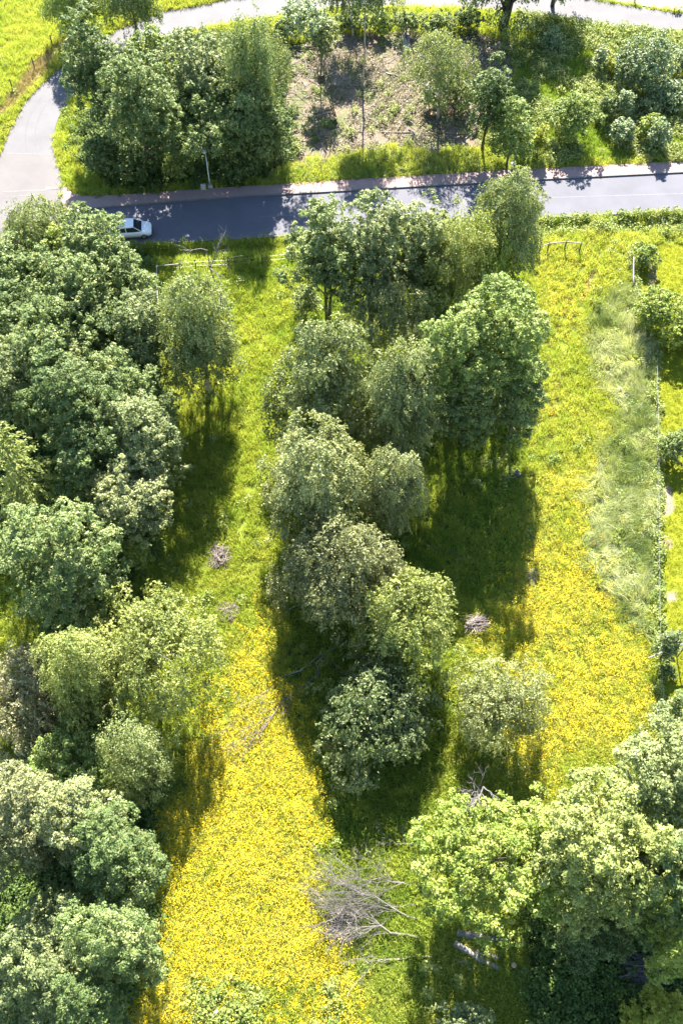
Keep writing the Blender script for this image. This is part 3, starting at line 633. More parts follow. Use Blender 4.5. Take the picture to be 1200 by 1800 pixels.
def tree(name, label, box, kind, col, hb=2.2, base=None, cmin=.75, trunk='brown', cat='tree', group=None, sparse=1.0, tr=None, share=None, stems=1):
    rng = np.random.default_rng(int(abs(box[0] * 31 + box[1] * 17 + box[2] * 7)) + 5)
    if cat == 'tree':
        e_ = .02 if group == GC else .045; gx_, gy_ = (box[2] - box[0]) * e_, (box[3] - box[1]) * e_; box = (box[0] - gx_, box[1] - gy_ * .6, box[2] + gx_, box[3] + gy_)
    ctr, a, b_, c = solve(box, hb, base, cmin)
    g = P(*base) if base is not None else np.array([ctr[0], ctr[1], 0.0])
    g[2] = float(gz(g[0], g[1])) if not hard_mask(*PX(g[0], g[1])) else 0.0
    root = thing(name, g, label, cat, group)
    off = ctr - g
    rng2 = rng
    if kind == 'spruce': cm = spruce_mesh('crown', a, c, LM[col], rng); lp = None
    else:
        s = scale_at(*ctr); cap = 48000
        cm, lp, lr = crown_mesh('crown', a, b_, c, kind, LM[col], rng, sparse, cap, s)
    obj('crown', cm, root, off)
    # trunk and limbs
    bark = M_birchbark if trunk == 'birch' else M_bark
    tot = off[2] + c; r0 = tr or float(np.clip(.012 * tot + .022 * a, .05, .34))
    top = off + np.array([0, 0, .55 * c]); tm = MB()
    for s_ in range(stems):
        sh = np.array([rng.normal() * .35, rng.normal() * .3, 0]) * (stems > 1)
        tp = top + sh * 3
        path = limb_path(np.array([0, 0, -.15]) + sh * .5, tp, rng, 7, .02)
        rr = r0 / math.sqrt(stems)
        tm.tube(path, [rr * (1.25 if i == 0 else 1 - .85 * i / 6) for i in range(7)], 7)
    tm.build('trunk', bark, root, smooth=True)
    if lp is not None and cat == 'tree':
        lm_ = MB(); ids = rng.permutation(len(lp))[:14]
        for j in ids:
            q = lp[j] + off; f = float(np.clip((q[2] - .35 * c) / max(top[2], .1), .25, .93)); st = top * f
            st[:2] = top[:2] * f
            pth = limb_path(st, q, rng, 4, .12, .06); r1 = r0 * .38 * (1.1 - f)+.02
            lm_.tube(pth, [r1, r1 * .75, r1 * .5, r1 * .2], 5, False)
            for _ in range(2):
                e = q + norm(rng.normal(size=3)) * lr[j] * .8; lm_.tube([pth[2], (pth[2] + e) / 2 + rng.normal(size=3) * .08, e], [r1 * .4, r1 * .28, .008], 4, False)
        lm_.build('branches', bark, root)
    TREES.append((name, box, g, tot)); return root

GW = 'trees of the dense wood left of the meadow'; GC = 'trees of the grove in the meadow'; GT = 'trees of the clump beyond the main road'
GB = 'trees at the bottom of the picture'; GS = 'bushes in the rough meadow beyond the road'; GF = 'trees in the field beyond the side road'; GK = 'trees standing in and round the clearing'
T = tree
# field beyond the side road
T('field_tree', 'hanging green tree in the top left field, left of two above the side road', (84, -60, 172, 52), 'willow', 'bright', hb=1.0, group=GF)
T('field_tree', 'hanging green tree shading the side road, right of two in the top left field', (186, -66, 268, 44), 'willow', 'mid', hb=1.0, group=GF)
# clump beyond the main road
T('poplar_tree', 'dark green oval tree at the inside of the side road bend', (118, 48, 216, 215), 'broad', 'dark', hb=2.0, group=GT)
T('broadleaf_tree', 'light green tree at the rear of the roadside clump, next to the oval tree', (232, 58, 300, 150), 'broad', 'bright', hb=3.5, group=GT)
T('broadleaf_tree', 'small yellowish tree wedged between two rear crowns of the roadside clump', (255, 88, 302, 135), 'broad', 'yellow', hb=3.5, group=GT)
T('broadleaf_tree', 'pale leaved tree rising above the middle of the roadside clump', (288, 60, 420, 205), 'broad', 'grey', hb=3.0, group=GT)
T('broadleaf_tree', 'broad tree in the front left of the roadside clump, right of the oval tree', (188, 98, 300, 278), 'broad', 'mid', hb=2.2, group=GT)
T('broadleaf_tree', 'broad tree with bright dappled top directly behind the left lamp post', (285, 128, 440, 268), 'broad', 'mid', hb=2.0, group=GT)
T('willow_tree', 'feathery tree on the right edge of the roadside clump beside the clearing', (406, 46, 480, 250), 'willow', 'mid', hb=1.5, group=GT)
T('willow_tree', 'thin pale tree leaning out over the left edge of the clearing', (455, 66, 510, 170), 'willow', 'grey', hb=2.5, sparse=.35, group=GT)
T('broadleaf_tree', 'small light tree at the right foot of the roadside clump', (400, 170, 470, 290), 'broad', 'mid', hb=1.2, group=GT)
for bx, lb, cl_ in (((150, 235, 215, 310), 'dark shrub at the left foot of the roadside clump', 'dark'), ((205, 250, 280, 312), 'dark shrub in the shade behind the pavement, second from the bend', 'dark'),
               ((290, 262, 335, 312), 'light shrub catching sun left of the left lamp post', 'bright'), ((390, 245, 470, 305), 'dark shrub in the shade right of the left lamp post', 'dark'), ((455, 195, 505, 290), 'loose shrub on the left rim of the clearing', 'mid')):
    T('shrub', lb, bx, 'shrub', cl_, hb=.2, cat='shrub', group='shrubs at the foot of the roadside clump')
# clearing
T('birch_sapling', 'thin stemmed sapling with a round tuft left in the clearing', (536, 28, 598, 96), 'broad', 'grey', base=(563, 148), trunk='brown', group=GK, sparse=.8, tr=.09)
T('birch_sapling', 'tall thin sapling leaning left at the clearing with its top over the side road', (498, -6, 570, 62), 'broad', 'silver', base=(589, 209), group=GK, sparse=.55, tr=.09, stems=2)
T('birch_tree', 'taller of two thin bare stemmed birches behind the clearing, cut by the top edge', (600, -75, 690, 12), 'birch', 'birch', base=(637, 156), trunk='birch', group=GK, sparse=1.0, tr=.12)
T('birch_tree', 'shorter bare stemmed birch behind the clearing beside the hedge', (566, -70, 648, 8), 'birch', 'birch', base=(621, 66), trunk='birch', group=GK, sparse=1.0, tr=.12)
T('birch_tree', 'birch with hanging green crown standing alone on the right of the clearing', (718, 58, 832, 172), 'birch', 'birch', base=(769, 209), trunk='birch', group=GK, cmin=.6, sparse=.42)
T('willow_tree', 'big dark willow at the top edge casting a shade onto the clearing', (834, -150, 962, 26), 'willow', 'mid', base=(880, 55), group=GK, stems=4, tr=.6, sparse=1.3)
T('willow_tree', 'willow beyond the side road whose shade falls onto the asphalt', (945, -170, 1035, -22), 'willow', 'mid', hb=1.6, group=GK)
T('aspen_tree', 'dark upright little tree on the right rim of the clearing', (833, 122, 897, 238), 'broad', 'dark', base=(846, 264), group=GK)
T('aspen_tree', 'light green sapling just behind the right lamp post', (868, 180, 932, 288), 'broad', 'bright', hb=.4, group=GK, sparse=.7)
for bx, lb, cl_, kd in (((758, 126, 842, 196), 'loose pale bush under the lone clearing birch', 'grey', 'shrub'), ((742, 150, 768, 186), 'tiny pale sapling left of the lone clearing birch stem', 'silver', 'shrub'),
               ((590, 14, 642, 56), 'dark hedge bush at the left end behind the clearing', 'dark', 'shrub'), ((638, 20, 690, 52), 'yellow green hedge bush behind the bare birch stems', 'bright', 'shrub'),
               ((686, 22, 742, 50), 'dark hedge bush in the middle of the row behind the clearing', 'mid', 'shrub'), ((738, 22, 800, 48), 'dull green hedge bush beside the pale dead log', 'mid', 'shrub'), ((796, 18, 846, 50), 'hedge bush touching the big dark willow', 'dark', 'shrub'),
               ((480, 36, 530, 60), 'low dark bush between the clump and the clearing beside the side road', 'dark', 'shrub')):
    T('bush', lb, bx, kd, cl_, hb=.1, cat='bush', group='bushes round the clearing')
# right meadow bushes
for bx, lb, cl_ in (((1090, 66, 1188, 165), 'largest silvery willow bush in the upper right meadow', 'silver'), ((1084, 112, 1128, 160), 'silvery bush leaning on the left of the largest willow bush', 'silver'),
               ((1158, 140, 1222, 196), 'silvery bush below the largest willow bush at the right edge', 'silver'), ((1186, 70, 1240, 140), 'silvery bush cut by the right edge beside the largest willow bush', 'silver'),
               ((1043, 88, 1068, 126), 'small silvery upright bush below the yellow grass strip', 'silver'), ((1062, 100, 1088, 130), 'small yellow green bush touching a silvery upright bush', 'yellow'),
               ((965, 165, 1046, 250), 'big round green bush between lamp post and meadow bushes', 'bright'), ((1049, 165, 1083, 212), 'dark round bush immediately right of the big green bush', 'mid'),
               ((1081, 160, 1112, 210), 'upright silvery bush in the middle of the meadow bushes', 'silver'), ((1120, 170, 1160, 208), 'pale flat bush under the largest willow bush', 'grey'),
               ((1073, 208, 1115, 253), 'round silvery bush close to the pavement, left of a pair', 'silver'), ((1124, 203, 1160, 245), 'yellowish round bush behind the nearest silvery bush', 'oak'),
               ((1138, 213, 1178, 265), 'nearest silvery round bush above the pavement at right', 'silver'), ((1088, 78, 1112, 106), 'tiny grey bush behind the largest willow bush', 'grey'),
               ((950, 52, 984, 90), 'pale bush beside the big willow shade', 'silver'), ((935, 222, 960, 275), 'slim yellow green sapling bush right of the right lamp post', 'yellow'),
               ((900, 232, 935, 282), 'small green bush at the foot of the right lamp post', 'bright')):
    T('meadow_bush', lb, bx, 'shrub', cl_, hb=.05, cat='bush', group=GS, sparse=1.1)
# dense wood at left
for bx, lb, kd, cl_, hb in (
  ((12, 358, 128, 470), 'feathery light tree at the top left corner of the wood under the junction', 'willow', 'birch', 4), ((118, 374, 218, 500), 'large bushy tree hiding the rear of the white car', 'broad', 'mid', 4),
  ((-30, 415, 84, 530), 'rounded tree at the left edge just below the junction', 'broad', 'mid', 4), ((74, 398, 142, 480), 'yellow tinted crown squeezed between two trees near the junction', 'broad', 'oak', 4.5),
  ((55, 445, 180, 580), 'mid green crown in the upper middle of the wood', 'broad', 'mid', 5), ((160, 450, 272, 590), 'mid green crown on the wood edge left of the tall lone birch', 'broad', 'mid', 1.8),
  ((-40, 505, 75, 620), 'crown at the left edge of the wood, second below the junction', 'broad', 'dark', 5), ((25, 545, 150, 680), 'dense crown in the heart of the wood, upper one', 'broad', 'mid', 5),
  ((138, 545, 262, 680), 'dense crown in the wood facing the foot of the lone birch', 'broad', 'dark', 1.8), ((222, 520, 296, 650), 'pale narrow crown along the wood edge touching the lone birch', 'broad', 'grey', 2.5),
  ((-40, 605, 66, 735), 'pale crown at the left edge just above the drooping conifer', 'broad', 'grey', 4), ((58, 625, 195, 790), 'dark spreading crown in the heart of the wood, lower one', 'broad', 'dark', 4),
  ((172, 625, 285, 760), 'crown on the wood edge beside the birch shade, upper one', 'broad', 'mid', 1.8), ((110, 725, 245, 870), 'dark crown right of the drooping conifer', 'broad', 'dark', 3),
  ((192, 705, 306, 850), 'pale crown on the wood edge beside the birch shade, lower one', 'broad', 'grey', 1.8), ((165, 808, 292, 945), 'pale tan flecked tree at the lower end of the wood edge', 'broad', 'pale', 2.5),
  ((28, 890, 186, 1085), 'freestanding leafy tree with sunlit dome below the wood', 'broad', 'mid', 1.5)):
    T('broadleaf_tree' if kd == 'broad' else 'birch_tree', lb, (bx[0] - 6, bx[1] - 4, bx[2] + 6, bx[3] + 8), kd, cl_, hb=hb, group=GW, cmin=.95, trunk='birch' if kd == 'willow' else 'brown')
T('conifer_tree', 'drooping conifer with tan branch tips at the left edge', (-75, 700, 142, 965), 'spruce', 'straw', hb=1.0, group=GW)
T('sapling', 'small fresh green sapling in the shade below the tan flecked tree', (222, 940, 262, 1000), 'shrub', 'bright', hb=.4, cat='sapling')
# lone birch
T('birch_tree', 'tall lone birch with hanging grey green crown in the left meadow', (292, 448, 408, 735), 'birch', 'birch', hb=.3, trunk='birch', group=GC)
# grove
T('broadleaf_tree', 'tall leafy tree with two dark stems at the upper left of the grove', (514, 366, 632, 535), 'broad', 'mid', base=(578, 572), group=GC, stems=2)
T('broadleaf_tree', 'pale topped tree at the back of the grove against the main road', (585, 355, 725, 555), 'broad', 'grey', hb=2.5, group=GC)
T('broadleaf_tree', 'light tree at the back of the grove below the birch shade on the road', (690, 374, 790, 540), 'broad', 'birch', hb=2.5, group=GC)
T('birch_tree', 'yellowish wispy birch with bare forked trunk in the upper grove', (738, 368, 856, 540), 'birch', 'straw', base=(803, 572), trunk='birch', group=GC, sparse=.7)
T('birch_tree', 'leafy birch between the wispy birch and the tallest birch', (806, 390, 905, 540), 'birch', 'oak', hb=2, trunk='birch', group=GC)
T('birch_tree', 'tallest birch of the grove reaching over the main road', (838, 308, 952, 500), 'birch', 'birch', hb=2.5, trunk='birch', group=GC, cmin=1.1)
T('birch_tree', 'pale birch with visible forked white limbs in the middle grove', (606, 480, 758, 612), 'birch', 'pale', base=(688, 645), trunk='birch', group=GC, sparse=.7)
T('birch_tree', 'grey hanging birch on the left edge of the grove', (490, 570, 658, 775), 'birch', 'grey', hb=1.5, trunk='birch', group=GC)
T('birch_tree', 'cone shaped pale birch in the centre of the grove', (646, 612, 770, 805), 'birch', 'grey', hb=1.5, trunk='birch', group=GC, cmin=1.0)
T('broadleaf_tree', 'green tree left of the big maple in the right of the grove', (742, 552, 848, 700), 'broad', 'bright', base=(782, 770), group=GC)
T('maple_tree', 'big bright maple at the right edge of the grove', (802, 500, 960, 690), 'broad', 'bright', base=(862, 742), group=GC)
T('maple_tree', 'shaded low crown below the left side of the big maple', (765, 640, 872, 785), 'broad', 'mid', hb=.9, group=GC, cmin=1.1)
T('maple_tree', 'dark low crown on the shaded right side below the big maple', (866, 640, 952, 775), 'broad', 'mid', hb=.9, group=GC, cmin=1.2)
T('broadleaf_tree', 'small leafy tree filling the gap between the wispy birch and the forked pale birch', (720, 500, 800, 610), 'broad', 'bright', hb=.8, group=GC)
T('birch_tree', 'pale birch at the left edge halfway down the grove', (470, 745, 648, 955), 'birch', 'pale', hb=1.2, trunk='birch', group=GC)
T('birch_tree', 'small whitish birch below the cone shaped birch', (645, 795, 738, 930), 'birch', 'pale', hb=1.5, trunk='birch', group=GC)
T('birch_tree', 'brownish pale birch above the fallen dead tree', (510, 905, 696, 1100), 'birch', 'brown', hb=1.5, trunk='birch', group=GC)
T('birch_tree', 'straw tinted birch right above the round lime tree', (630, 1003, 802, 1180), 'birch', 'straw', hb=1.5, trunk='birch', group=GC)
T('lime_tree', 'dense round blue green lime tree standing free in the lower grove', (572, 1154, 756, 1332), 'birch', 'blue', hb=.6, group=GC, sparse=1.6)
T('willow_tree', 'whitish round willow standing free beside the right flower patch', (806, 1166, 962, 1305), 'birch', 'pale', hb=1.6, group=GC, sparse=.9)
T('shrub', 'loose shrub on the left rim of the grove beside the meadow strip', (515, 500, 560, 560), 'shrub', 'birch', hb=.2, cat='shrub', sparse=.7)
# bottom right
T('oak_tree', 'sunlit yellow green oak over the cut logs', (740, 1406, 985, 1622), 'oak', 'oak', hb=2.2, group=GB)
T('oak_tree', 'pale domed tree right of the sunlit oak', (950, 1370, 1150, 1622), 'oak', 'straw', hb=2.0, group=GB)
T('broadleaf_tree', 'pale tree at the right edge below the fence end', (1078, 1278, 1270, 1500), 'oak', 'birch', hb=2.0, group=GB)
T('broadleaf_tree', 'dark green tree at the right edge below the pale one', (1105, 1430, 1260, 1660), 'broad', 'dark', hb=1.2, group=GB)
T('bush', 'small sunlit yellow green bush in front of the dark right tree', (1122, 1568, 1192, 1652), 'shrub', 'oak', hb=.6, cat='bush', group='bushes at the bottom right')
T('bush', 'dark bush in the shade under the pale domed tree', (965, 1590, 1110, 1700), 'shrub', 'dark', hb=.1, cat='bush', group='bushes at the bottom right')
T('bush', 'bright yellow green bush in the bottom right corner', (1095, 1740, 1230, 1850), 'shrub', 'yellow', hb=.1, cat='bush', group='bushes at the bottom right')
T('bush', 'bright bush at the right edge beside the dark brush pile', (1160, 1640, 1215, 1730), 'shrub', 'oak', hb=.1, cat='bush', group='bushes at the bottom right')
T('bush', 'low green bush at the bottom edge left of the oak trunk shades', (770, 1765, 860, 1840), 'shrub', 'grey', hb=.1, cat='bush', group='bushes at the bottom right')
# bottom left
T('birch_tree', 'spreading yellowish birch with hanging twigs left of the meadow strip', (155, 1050, 366, 1250), 'birch', 'straw', hb=4.0, trunk='birch', group=GB, sparse=1.0)
T('birch_tree', 'yellowish tree tucked against the left of the spreading birch', (90, 1112, 205, 1262), 'birch', 'straw', hb=2.0, trunk='birch', group=GB)
T('willow_tree', 'faded pinkish willow at the left edge with bare branches', (-70, 1142, 130, 1300), 'birch', 'pink', hb=1.2, group=GB)
T('broadleaf_tree', 'fresh green large leaved tree just right of the small left lawn patch', (52, 1258, 240, 1430), 'broad', 'bright', hb=1.5, group=GB)
T('broadleaf_tree', 'brownish pale tree at the left edge below the lawn patch', (-40, 1330, 112, 1570), 'broad', 'brown', hb=1.5, group=GB)
T('broadleaf_tree', 'tan tipped tree right of the brownish left edge tree', (92, 1368, 205, 1540), 'broad', 'pale', hb=1.5, group=GB)
T('broadleaf_tree', 'dark shaded tree on the right side of the lower left wood', (150, 1420, 272, 1600), 'broad', 'dark', hb=1.0, group=GB)
T('broadleaf_tree', 'big pale green dome in the bottom left wood', (0, 1588, 182, 1775), 'broad', 'grey', hb=1.5, group=GB)
T('broadleaf_tree', 'dark tree between the pale green dome and the flower meadow', (150, 1570, 262, 1740), 'broad', 'mid', hb=1.0, group=GB)
T('broadleaf_tree', 'tree cut by the bottom left corner', (-50, 1725, 125, 1900), 'broad', 'mid', hb=1.0, group=GB)
T('shrub', 'dark shrub at the bottom edge right of the corner tree', (120, 1730, 215, 1830), 'shrub', 'dark', hb=.1, cat='shrub')
T('sapling', 'slim sapling in the shade under the spreading birch', (185, 1270, 290, 1400), 'birch', 'birch', hb=.8, cat='sapling', sparse=.4)
# garden side
for nm, bx, lb, cl_, ct in (('garden_bush', (1116, 506, 1178, 580), 'leafy garden bush beside the fence, left of the hedge pair', 'oak', 'bush'), ('garden_bush', (1150, 512, 1260, 612), 'larger garden bush at the right edge with shade on the lawn', 'oak', 'bush'),
          ('garden_bush', (1162, 758, 1212, 812), 'round dark bush alone on the lawn', 'mid', 'bush'), ('garden_bush', (1114, 430, 1158, 470), 'round green bush at the upper corner of the lawn', 'bright', 'bush'),
          ('garden_sapling', (1157, 1110, 1192, 1160), 'young garden tree under the grey poles', 'blue', 'sapling'), ('garden_sapling', (1176, 1218, 1200, 1256), 'young garden tree at the right edge below the grey poles', 'mid', 'sapling'),
          ('garden_sapling', (1172, 1255, 1210, 1290), 'low garden sapling just above the pale tree', 'mid', 'sapling'), ('garden_bush', (1165, 1168, 1186, 1190), 'tiny dark bush beside the young garden tree', 'dark', 'bush')):
    T(nm, lb, bx, 'shrub', cl_, hb=.9 if ct == 'sapling' else .05, cat=ct, group='bushes and young trees on the garden lawn')

# ------------------------------------------------------------------ dead wood
def branchy(mb, p, d, L_, r, depth, rng, spread=.6, flat=.5, n=4):
    e = p + d * L_; path = limb_path(p, e, rng, 4, .10); path = [np.array([q[0], q[1], max(q[2], .04)]) for q in path]
    mb.tube(path, [r, r * .8, r * .6, r * .35], 5, False)
    if depth == 0: return
    for i in range(n):
        t = rng.uniform(.3, 1.0); q = p + (e - p) * t
        nd = d + rng.normal(size=3) * spread * np.array([1, 1, flat]); nd /= np.linalg.norm(nd)
        branchy(mb, q, nd, L_ * rng.uniform(.35, .65), r * .45, depth - 1, rng, spread, flat, n)
def fallen(label, p0, p1, r, seed, limbs, tipspread=.5, mat=None, lift=.35, nbr=4, name='fallen_tree', group='dead fallen trees in the grove', depth=2):
    rng = np.random.default_rng(seed); a = P(*p0); b = P(*p1); root = thing(name, (a[0], a[1], float(gz(a[0], a[1]))), label, 'fallen tree', group)
    v = b - a; L_ = np.linalg.norm(v); d = v / L_; m_ = mat or M_dead
    t = MB(); path = limb_path(np.array([0, 0, r + .1]), v + np.array([0, 0, lift]), rng, 8, .05); t.tube(path, [r * (1 - .85 * i / 7) for i in range(8)], 7)
    t.build('trunk', m_, root, smooth=True)
    for k in range(limbs):
        f = rng.uniform(.35, .98); i = min(6, int(f * 7)); q = path[i]; nd = d + rng.normal(size=3) * tipspread * np.array([1, 1, .35]) + np.array([0, 0, .08]); nd /= np.linalg.norm(nd)
        bb = MB(); branchy(bb, q, nd, L_ * rng.uniform(.22, .46), r * .30, depth, rng, .45, .35, nbr); bb.build('branch', m_, root)
    return root
fallen('grey dead tree fallen diagonally from the grove into the flowers', (606, 1120), (455, 1285), .13, 3, 7, .28, M_deadgrey, .5)
fallen('thinner dead branch beside the diagonal fallen tree reaching into the flowers', (566, 1150), (420, 1262), .08, 11, 6, .25, M_dead, .4)
fallen('pale bare branch poking out of the shade left of the brownish birch', (552, 1062), (500, 1078), .05, 5, 1, .2, M_dead, .8, 2)
fallen('large tangled dead crown lying left of the sunlit oak', (735, 1650), (572, 1610), .11, 21, 22, .55, M_deadshade, 1.0, 5)
fallen('dark fine branched dead crown on top of the large tangle', (738, 1618), (588, 1556), .07, 61, 22, .5, M_deadgrey, 1.2, 5)  # dark wood colour here also carries the tangle's shade
fallen('middle dead crown with brown twigs in the large tangle', (738, 1590), (602, 1592), .06, 62, 20, .5, M_deadshade, .9, 5)
fallen('upper bare dead branches left of the sunlit oak', (742, 1560), (610, 1545), .08, 23, 14, .6, M_deadgrey, .8, 4)
fallen('lowest dead trunk with a bushy twig end below the tangled crown', (760, 1682), (640, 1690), .07, 27, 6, .25, M_dead, .3, 5)
fallen('thin dead branches in the dark gap above the oak', (745, 1490), (668, 1475), .06, 29, 5, .5, M_deadgrey, .6, 3)
fallen('dead branch with bare twigs at the edge of the left lawn patch', (-10, 1245), (85, 1300), .13, 31, 6, .5, M_dead, .7, 3)
fallen('pale dead branches lying in the shade under the maples', (808, 772), (876, 734), .07, 33, 3, .15, M_dead, .3, 2)
fallen('dark twiggy branch lying in the shade at the lower end of the grove', (745, 962), (830, 985), .05, 35, 5, .5, M_deadgrey, .3, 3)
# bare standing snags
def snag(label, base, h, r, seed, limbs, mat=M_deadgrey, tipz=8.0):
    rng = np.random.default_rng(seed); g = P(*base, tipz); root = thing('dead_tree', (g[0], g[1], float(gz(g[0], g[1])) - .1), label, 'dead tree')
    t = MB(); path = limb_path((0, 0, 0), (rng.normal() * .4, rng.normal() * .3, h), rng, 7, .05); t.tube(path, [r * (1 - .8 * i / 6) for i in range(7)], 7); t.build('trunk', mat, root)
    for k in range(limbs):
        i = rng.integers(3, 7); nd = np.array([rng.normal() * .7, rng.normal() * .7, .6]); nd /= np.linalg.norm(nd)
        bb = MB(); branchy(bb, path[i], nd, h * rng.uniform(.14, .26), r * .4, 2, rng, .5, .6, 3); bb.build('branch', mat, root)
snag('bare dead treetop sticking out behind the lone birch', (376, 448), 11.6, .11, 41, 9, tipz=11.0)
snag('bare dead twigs crowning the back of the sunlit oak', (845, 1392), 8.0, .12, 43, 16, tipz=7.4)

def log(label, p0, p1, r, mat=M_deadgrey, z=0.0, group='cut logs lying below the oak', name='log'):
    a = P(*p0); b = P(*p1); root = thing(name, (a[0], a[1], float(gz(a[0], a[1]))), label, 'log', group)
    rng = np.random.default_rng(int(p0[0])); v = b - a
    t = MB(); path = limb_path((0, 0, r * .8 + z), v + np.array([0, 0, r * .8 + z]), rng, 6, .02); t.tube(path, [r * (1 - .06 * i) for i in range(6)], 10); t.build('bark', mat, root, smooth=True)
    for e, q, n_ in ((path[0], path[0] - path[1], 0), (path[-1], path[-1] - path[-2], 1)):
        q = q / np.linalg.norm(q); c = MB(); rr = r * (1 if n_ == 0 else .7) * .93; c.tube([e, e + q * .012], [rr, rr], 10); c.build('cut_end', M_cut if mat is M_bark else M_stone, root)
    return root
log('thick grey log, uppermost of the cut logs below the oak', (803, 1641), (890, 1654), .27)
log('long pale log lying slanted in front of the other cut logs', (798, 1658), (874, 1703), .24, M_dead)
log('shaded log half hidden behind the slanted pale log', (833, 1675), (876, 1684), .22)
log('short thin pale log left of the slanted pale log', (805, 1690), (826, 1692), .10, M_dead)
log('dark felled log lying at the left end of the clearing', (503, 88), (555, 85), .26, M_bark, group='felled timber in the clearing')
log('pale stripped log pointing away at the back of the clearing', (712, 98), (708, 52), .32, M_dead, group='felled timber in the clearing')
log('second pale stripped log beside the first behind the clearing', (719, 92), (716, 54), .25, M_dead, group='felled timber in the clearing')
log('thin branch log lying level in the middle of the clearing', (670, 231), (722, 232), .09, M_dead, group='felled timber in the clearing')
log('slanted branch log at the right of the clearing floor', (718, 226), (748, 252), .09, M_bark, group='felled timber in the clearing')
log('slanted branch log near the top right of the clearing floor', (678, 128), (712, 138), .10, M_dead, group='felled timber in the clearing')
# stumps, stones
def stump(label, p, r, h):
    g = P(*p); root = thing('tree_stump', (g[0], g[1], float(gz(g[0], g[1])) - .05), label, 'stump', 'cut stumps')
    m_ = MB(); m_.tube([(0, 0, 0), (0, 0, h * .4), (0, 0, h)], [r * 1.3, r * 1.05, r], 12); m_.build('bark', M_bark, root, smooth=False)
    c = MB(); c.tube([(0, 0, h), (0, 0, h + .012)], [r * .92, r * .92], 12); c.build('cut_face', M_cut, root)
stump('orange cut stump beside the round tufted sapling stem', (565, 138), .38, .75); stump('orange cut stump beside the tall thin sapling stems', (586, 216), .36, .7)
stump('cut stump left of the lone clearing birch stem', (760, 206), .38, .65); stump('small grey stump right of the cut logs below the oak', (901, 1698), .20, .45)
def rock(label, p, rx, ry, rz_, seed, mat=M_stone):
    rng = np.random.default_rng(seed); bm = bmesh.new(); bmesh.ops.create_icosphere(bm, subdivisions=2, radius=1)
    for v in bm.verts:
        k = 1 + rng.normal() * .09; v.co = Vector((v.co.x * rx * k, v.co.y * ry * k, max(v.co.z, -.4) * rz_ * k))
    me = bpy.data.meshes.new('rock'); bm.to_mesh(me); bm.free(); me.materials.append(mat)
    g = P(*p); tag(obj('rock', me, None, (g[0], g[1], float(gz(g[0], g[1])) + rz_ * .3)), label, 'rock', 'stones lying in the grass')
rock('whitish stone in the grass at the bottom of the flower meadow', (380, 1781), .24, .2, .45, 1)
rock('boulder coloured dark grey for the shade of the grove near its right edge', (906, 836), .45, .4, .5, 2, M_post)  # dark post material puts the grove's shade into the boulder's colour
rock('pinkish stone beside the lodged grass', (1087, 686), .3, .2, .4, 3); rock('stone by the wheel track near the garden fence', (1088, 478), .2, .17, .3, 4, M_conc)
rock('stone in the grass below the spreading birch', (250, 1295), .25, .25, .6, 5, M_conc)
# brush piles
def brush(label, p, rx, ry, h, n, seed, ang=None, spread=1.0, mat=M_brush, twigs=110, L0=(1.0, 2.0)):
    rng = np.random.default_rng(seed); g = P(*p); root = thing('brush_pile', (g[0], g[1], float(gz(g[0], g[1]))), label, 'brush pile', 'heaps of cut branches')
    def stick(mb, r, Ls):
        L_ = rng.uniform(*Ls); th = rng.random() * 6.283 if ang is None else ang + rng.normal() * spread; q = np.array([rng.uniform(-1, 1) * rx * .75, rng.uniform(-1, 1) * ry * .75, 0])
        e = (q[0] / rx) ** 2 + (q[1] / ry) ** 2; q[2] = max(.2, (h * math.exp(-e * 1.1)) * rng.uniform(.35, .95) + .12)
        d = np.array([math.cos(th), math.sin(th), rng.normal() * .16]); d /= np.linalg.norm(d)
        pth = limb_path(q - d * L_ / 2, q + d * L_ / 2, rng, 4, .16); mb.tube([np.array([v[0], v[1], max(v[2], .06)]) for v in pth], [r, r * .9, r * .7, r * .35], 5, False)
    for i in range(n):
        b_ = MB(); stick(b_, rng.uniform(.032, .06), L0); b_.build('branch', mat, root)
    b_ = MB()
    for i in range(twigs): stick(b_, rng.uniform(.016, .028), (L0[0] * .6, L0[1] * .8))
    tag(b_.build('twigs', mat, root), kind='stuff')
brush('reddish grey brush heap with crossed sticks in the left meadow strip', (386, 979), .8, 1.0, .6, 16, 51, L0=(1.0, 1.9))
brush('low scattered brush heap below the crossed stick heap', (402, 1078), .8, .9, .3, 8, 52, L0=(.8, 1.6), twigs=90)
brush('pale brush heap with sticks fanned to the left above the whitish willow', (838, 1100), .75, .7, .7, 22, 53, R(25), .45, L0=(1.2, 2.2))
brush('dark brush heap with pale butts fanned left at the bottom right', (1135, 1708), 1.2, 1.0, .8, 26, 54, R(-3), .35, M_deadgrey, 220, (2.0, 3.2))
brush('small brush heap on the shaded left rim of the grove', (600, 1625), .9, .9, .4, 10, 55, R(10), .6, M_dead, 120, (1.4, 2.4))
brush('small brush heap right of the boulder at the shade edge', (935, 1015), .5, .7, .3, 6, 56, R(80), .4, M_dead, 60, (.8, 1.3))
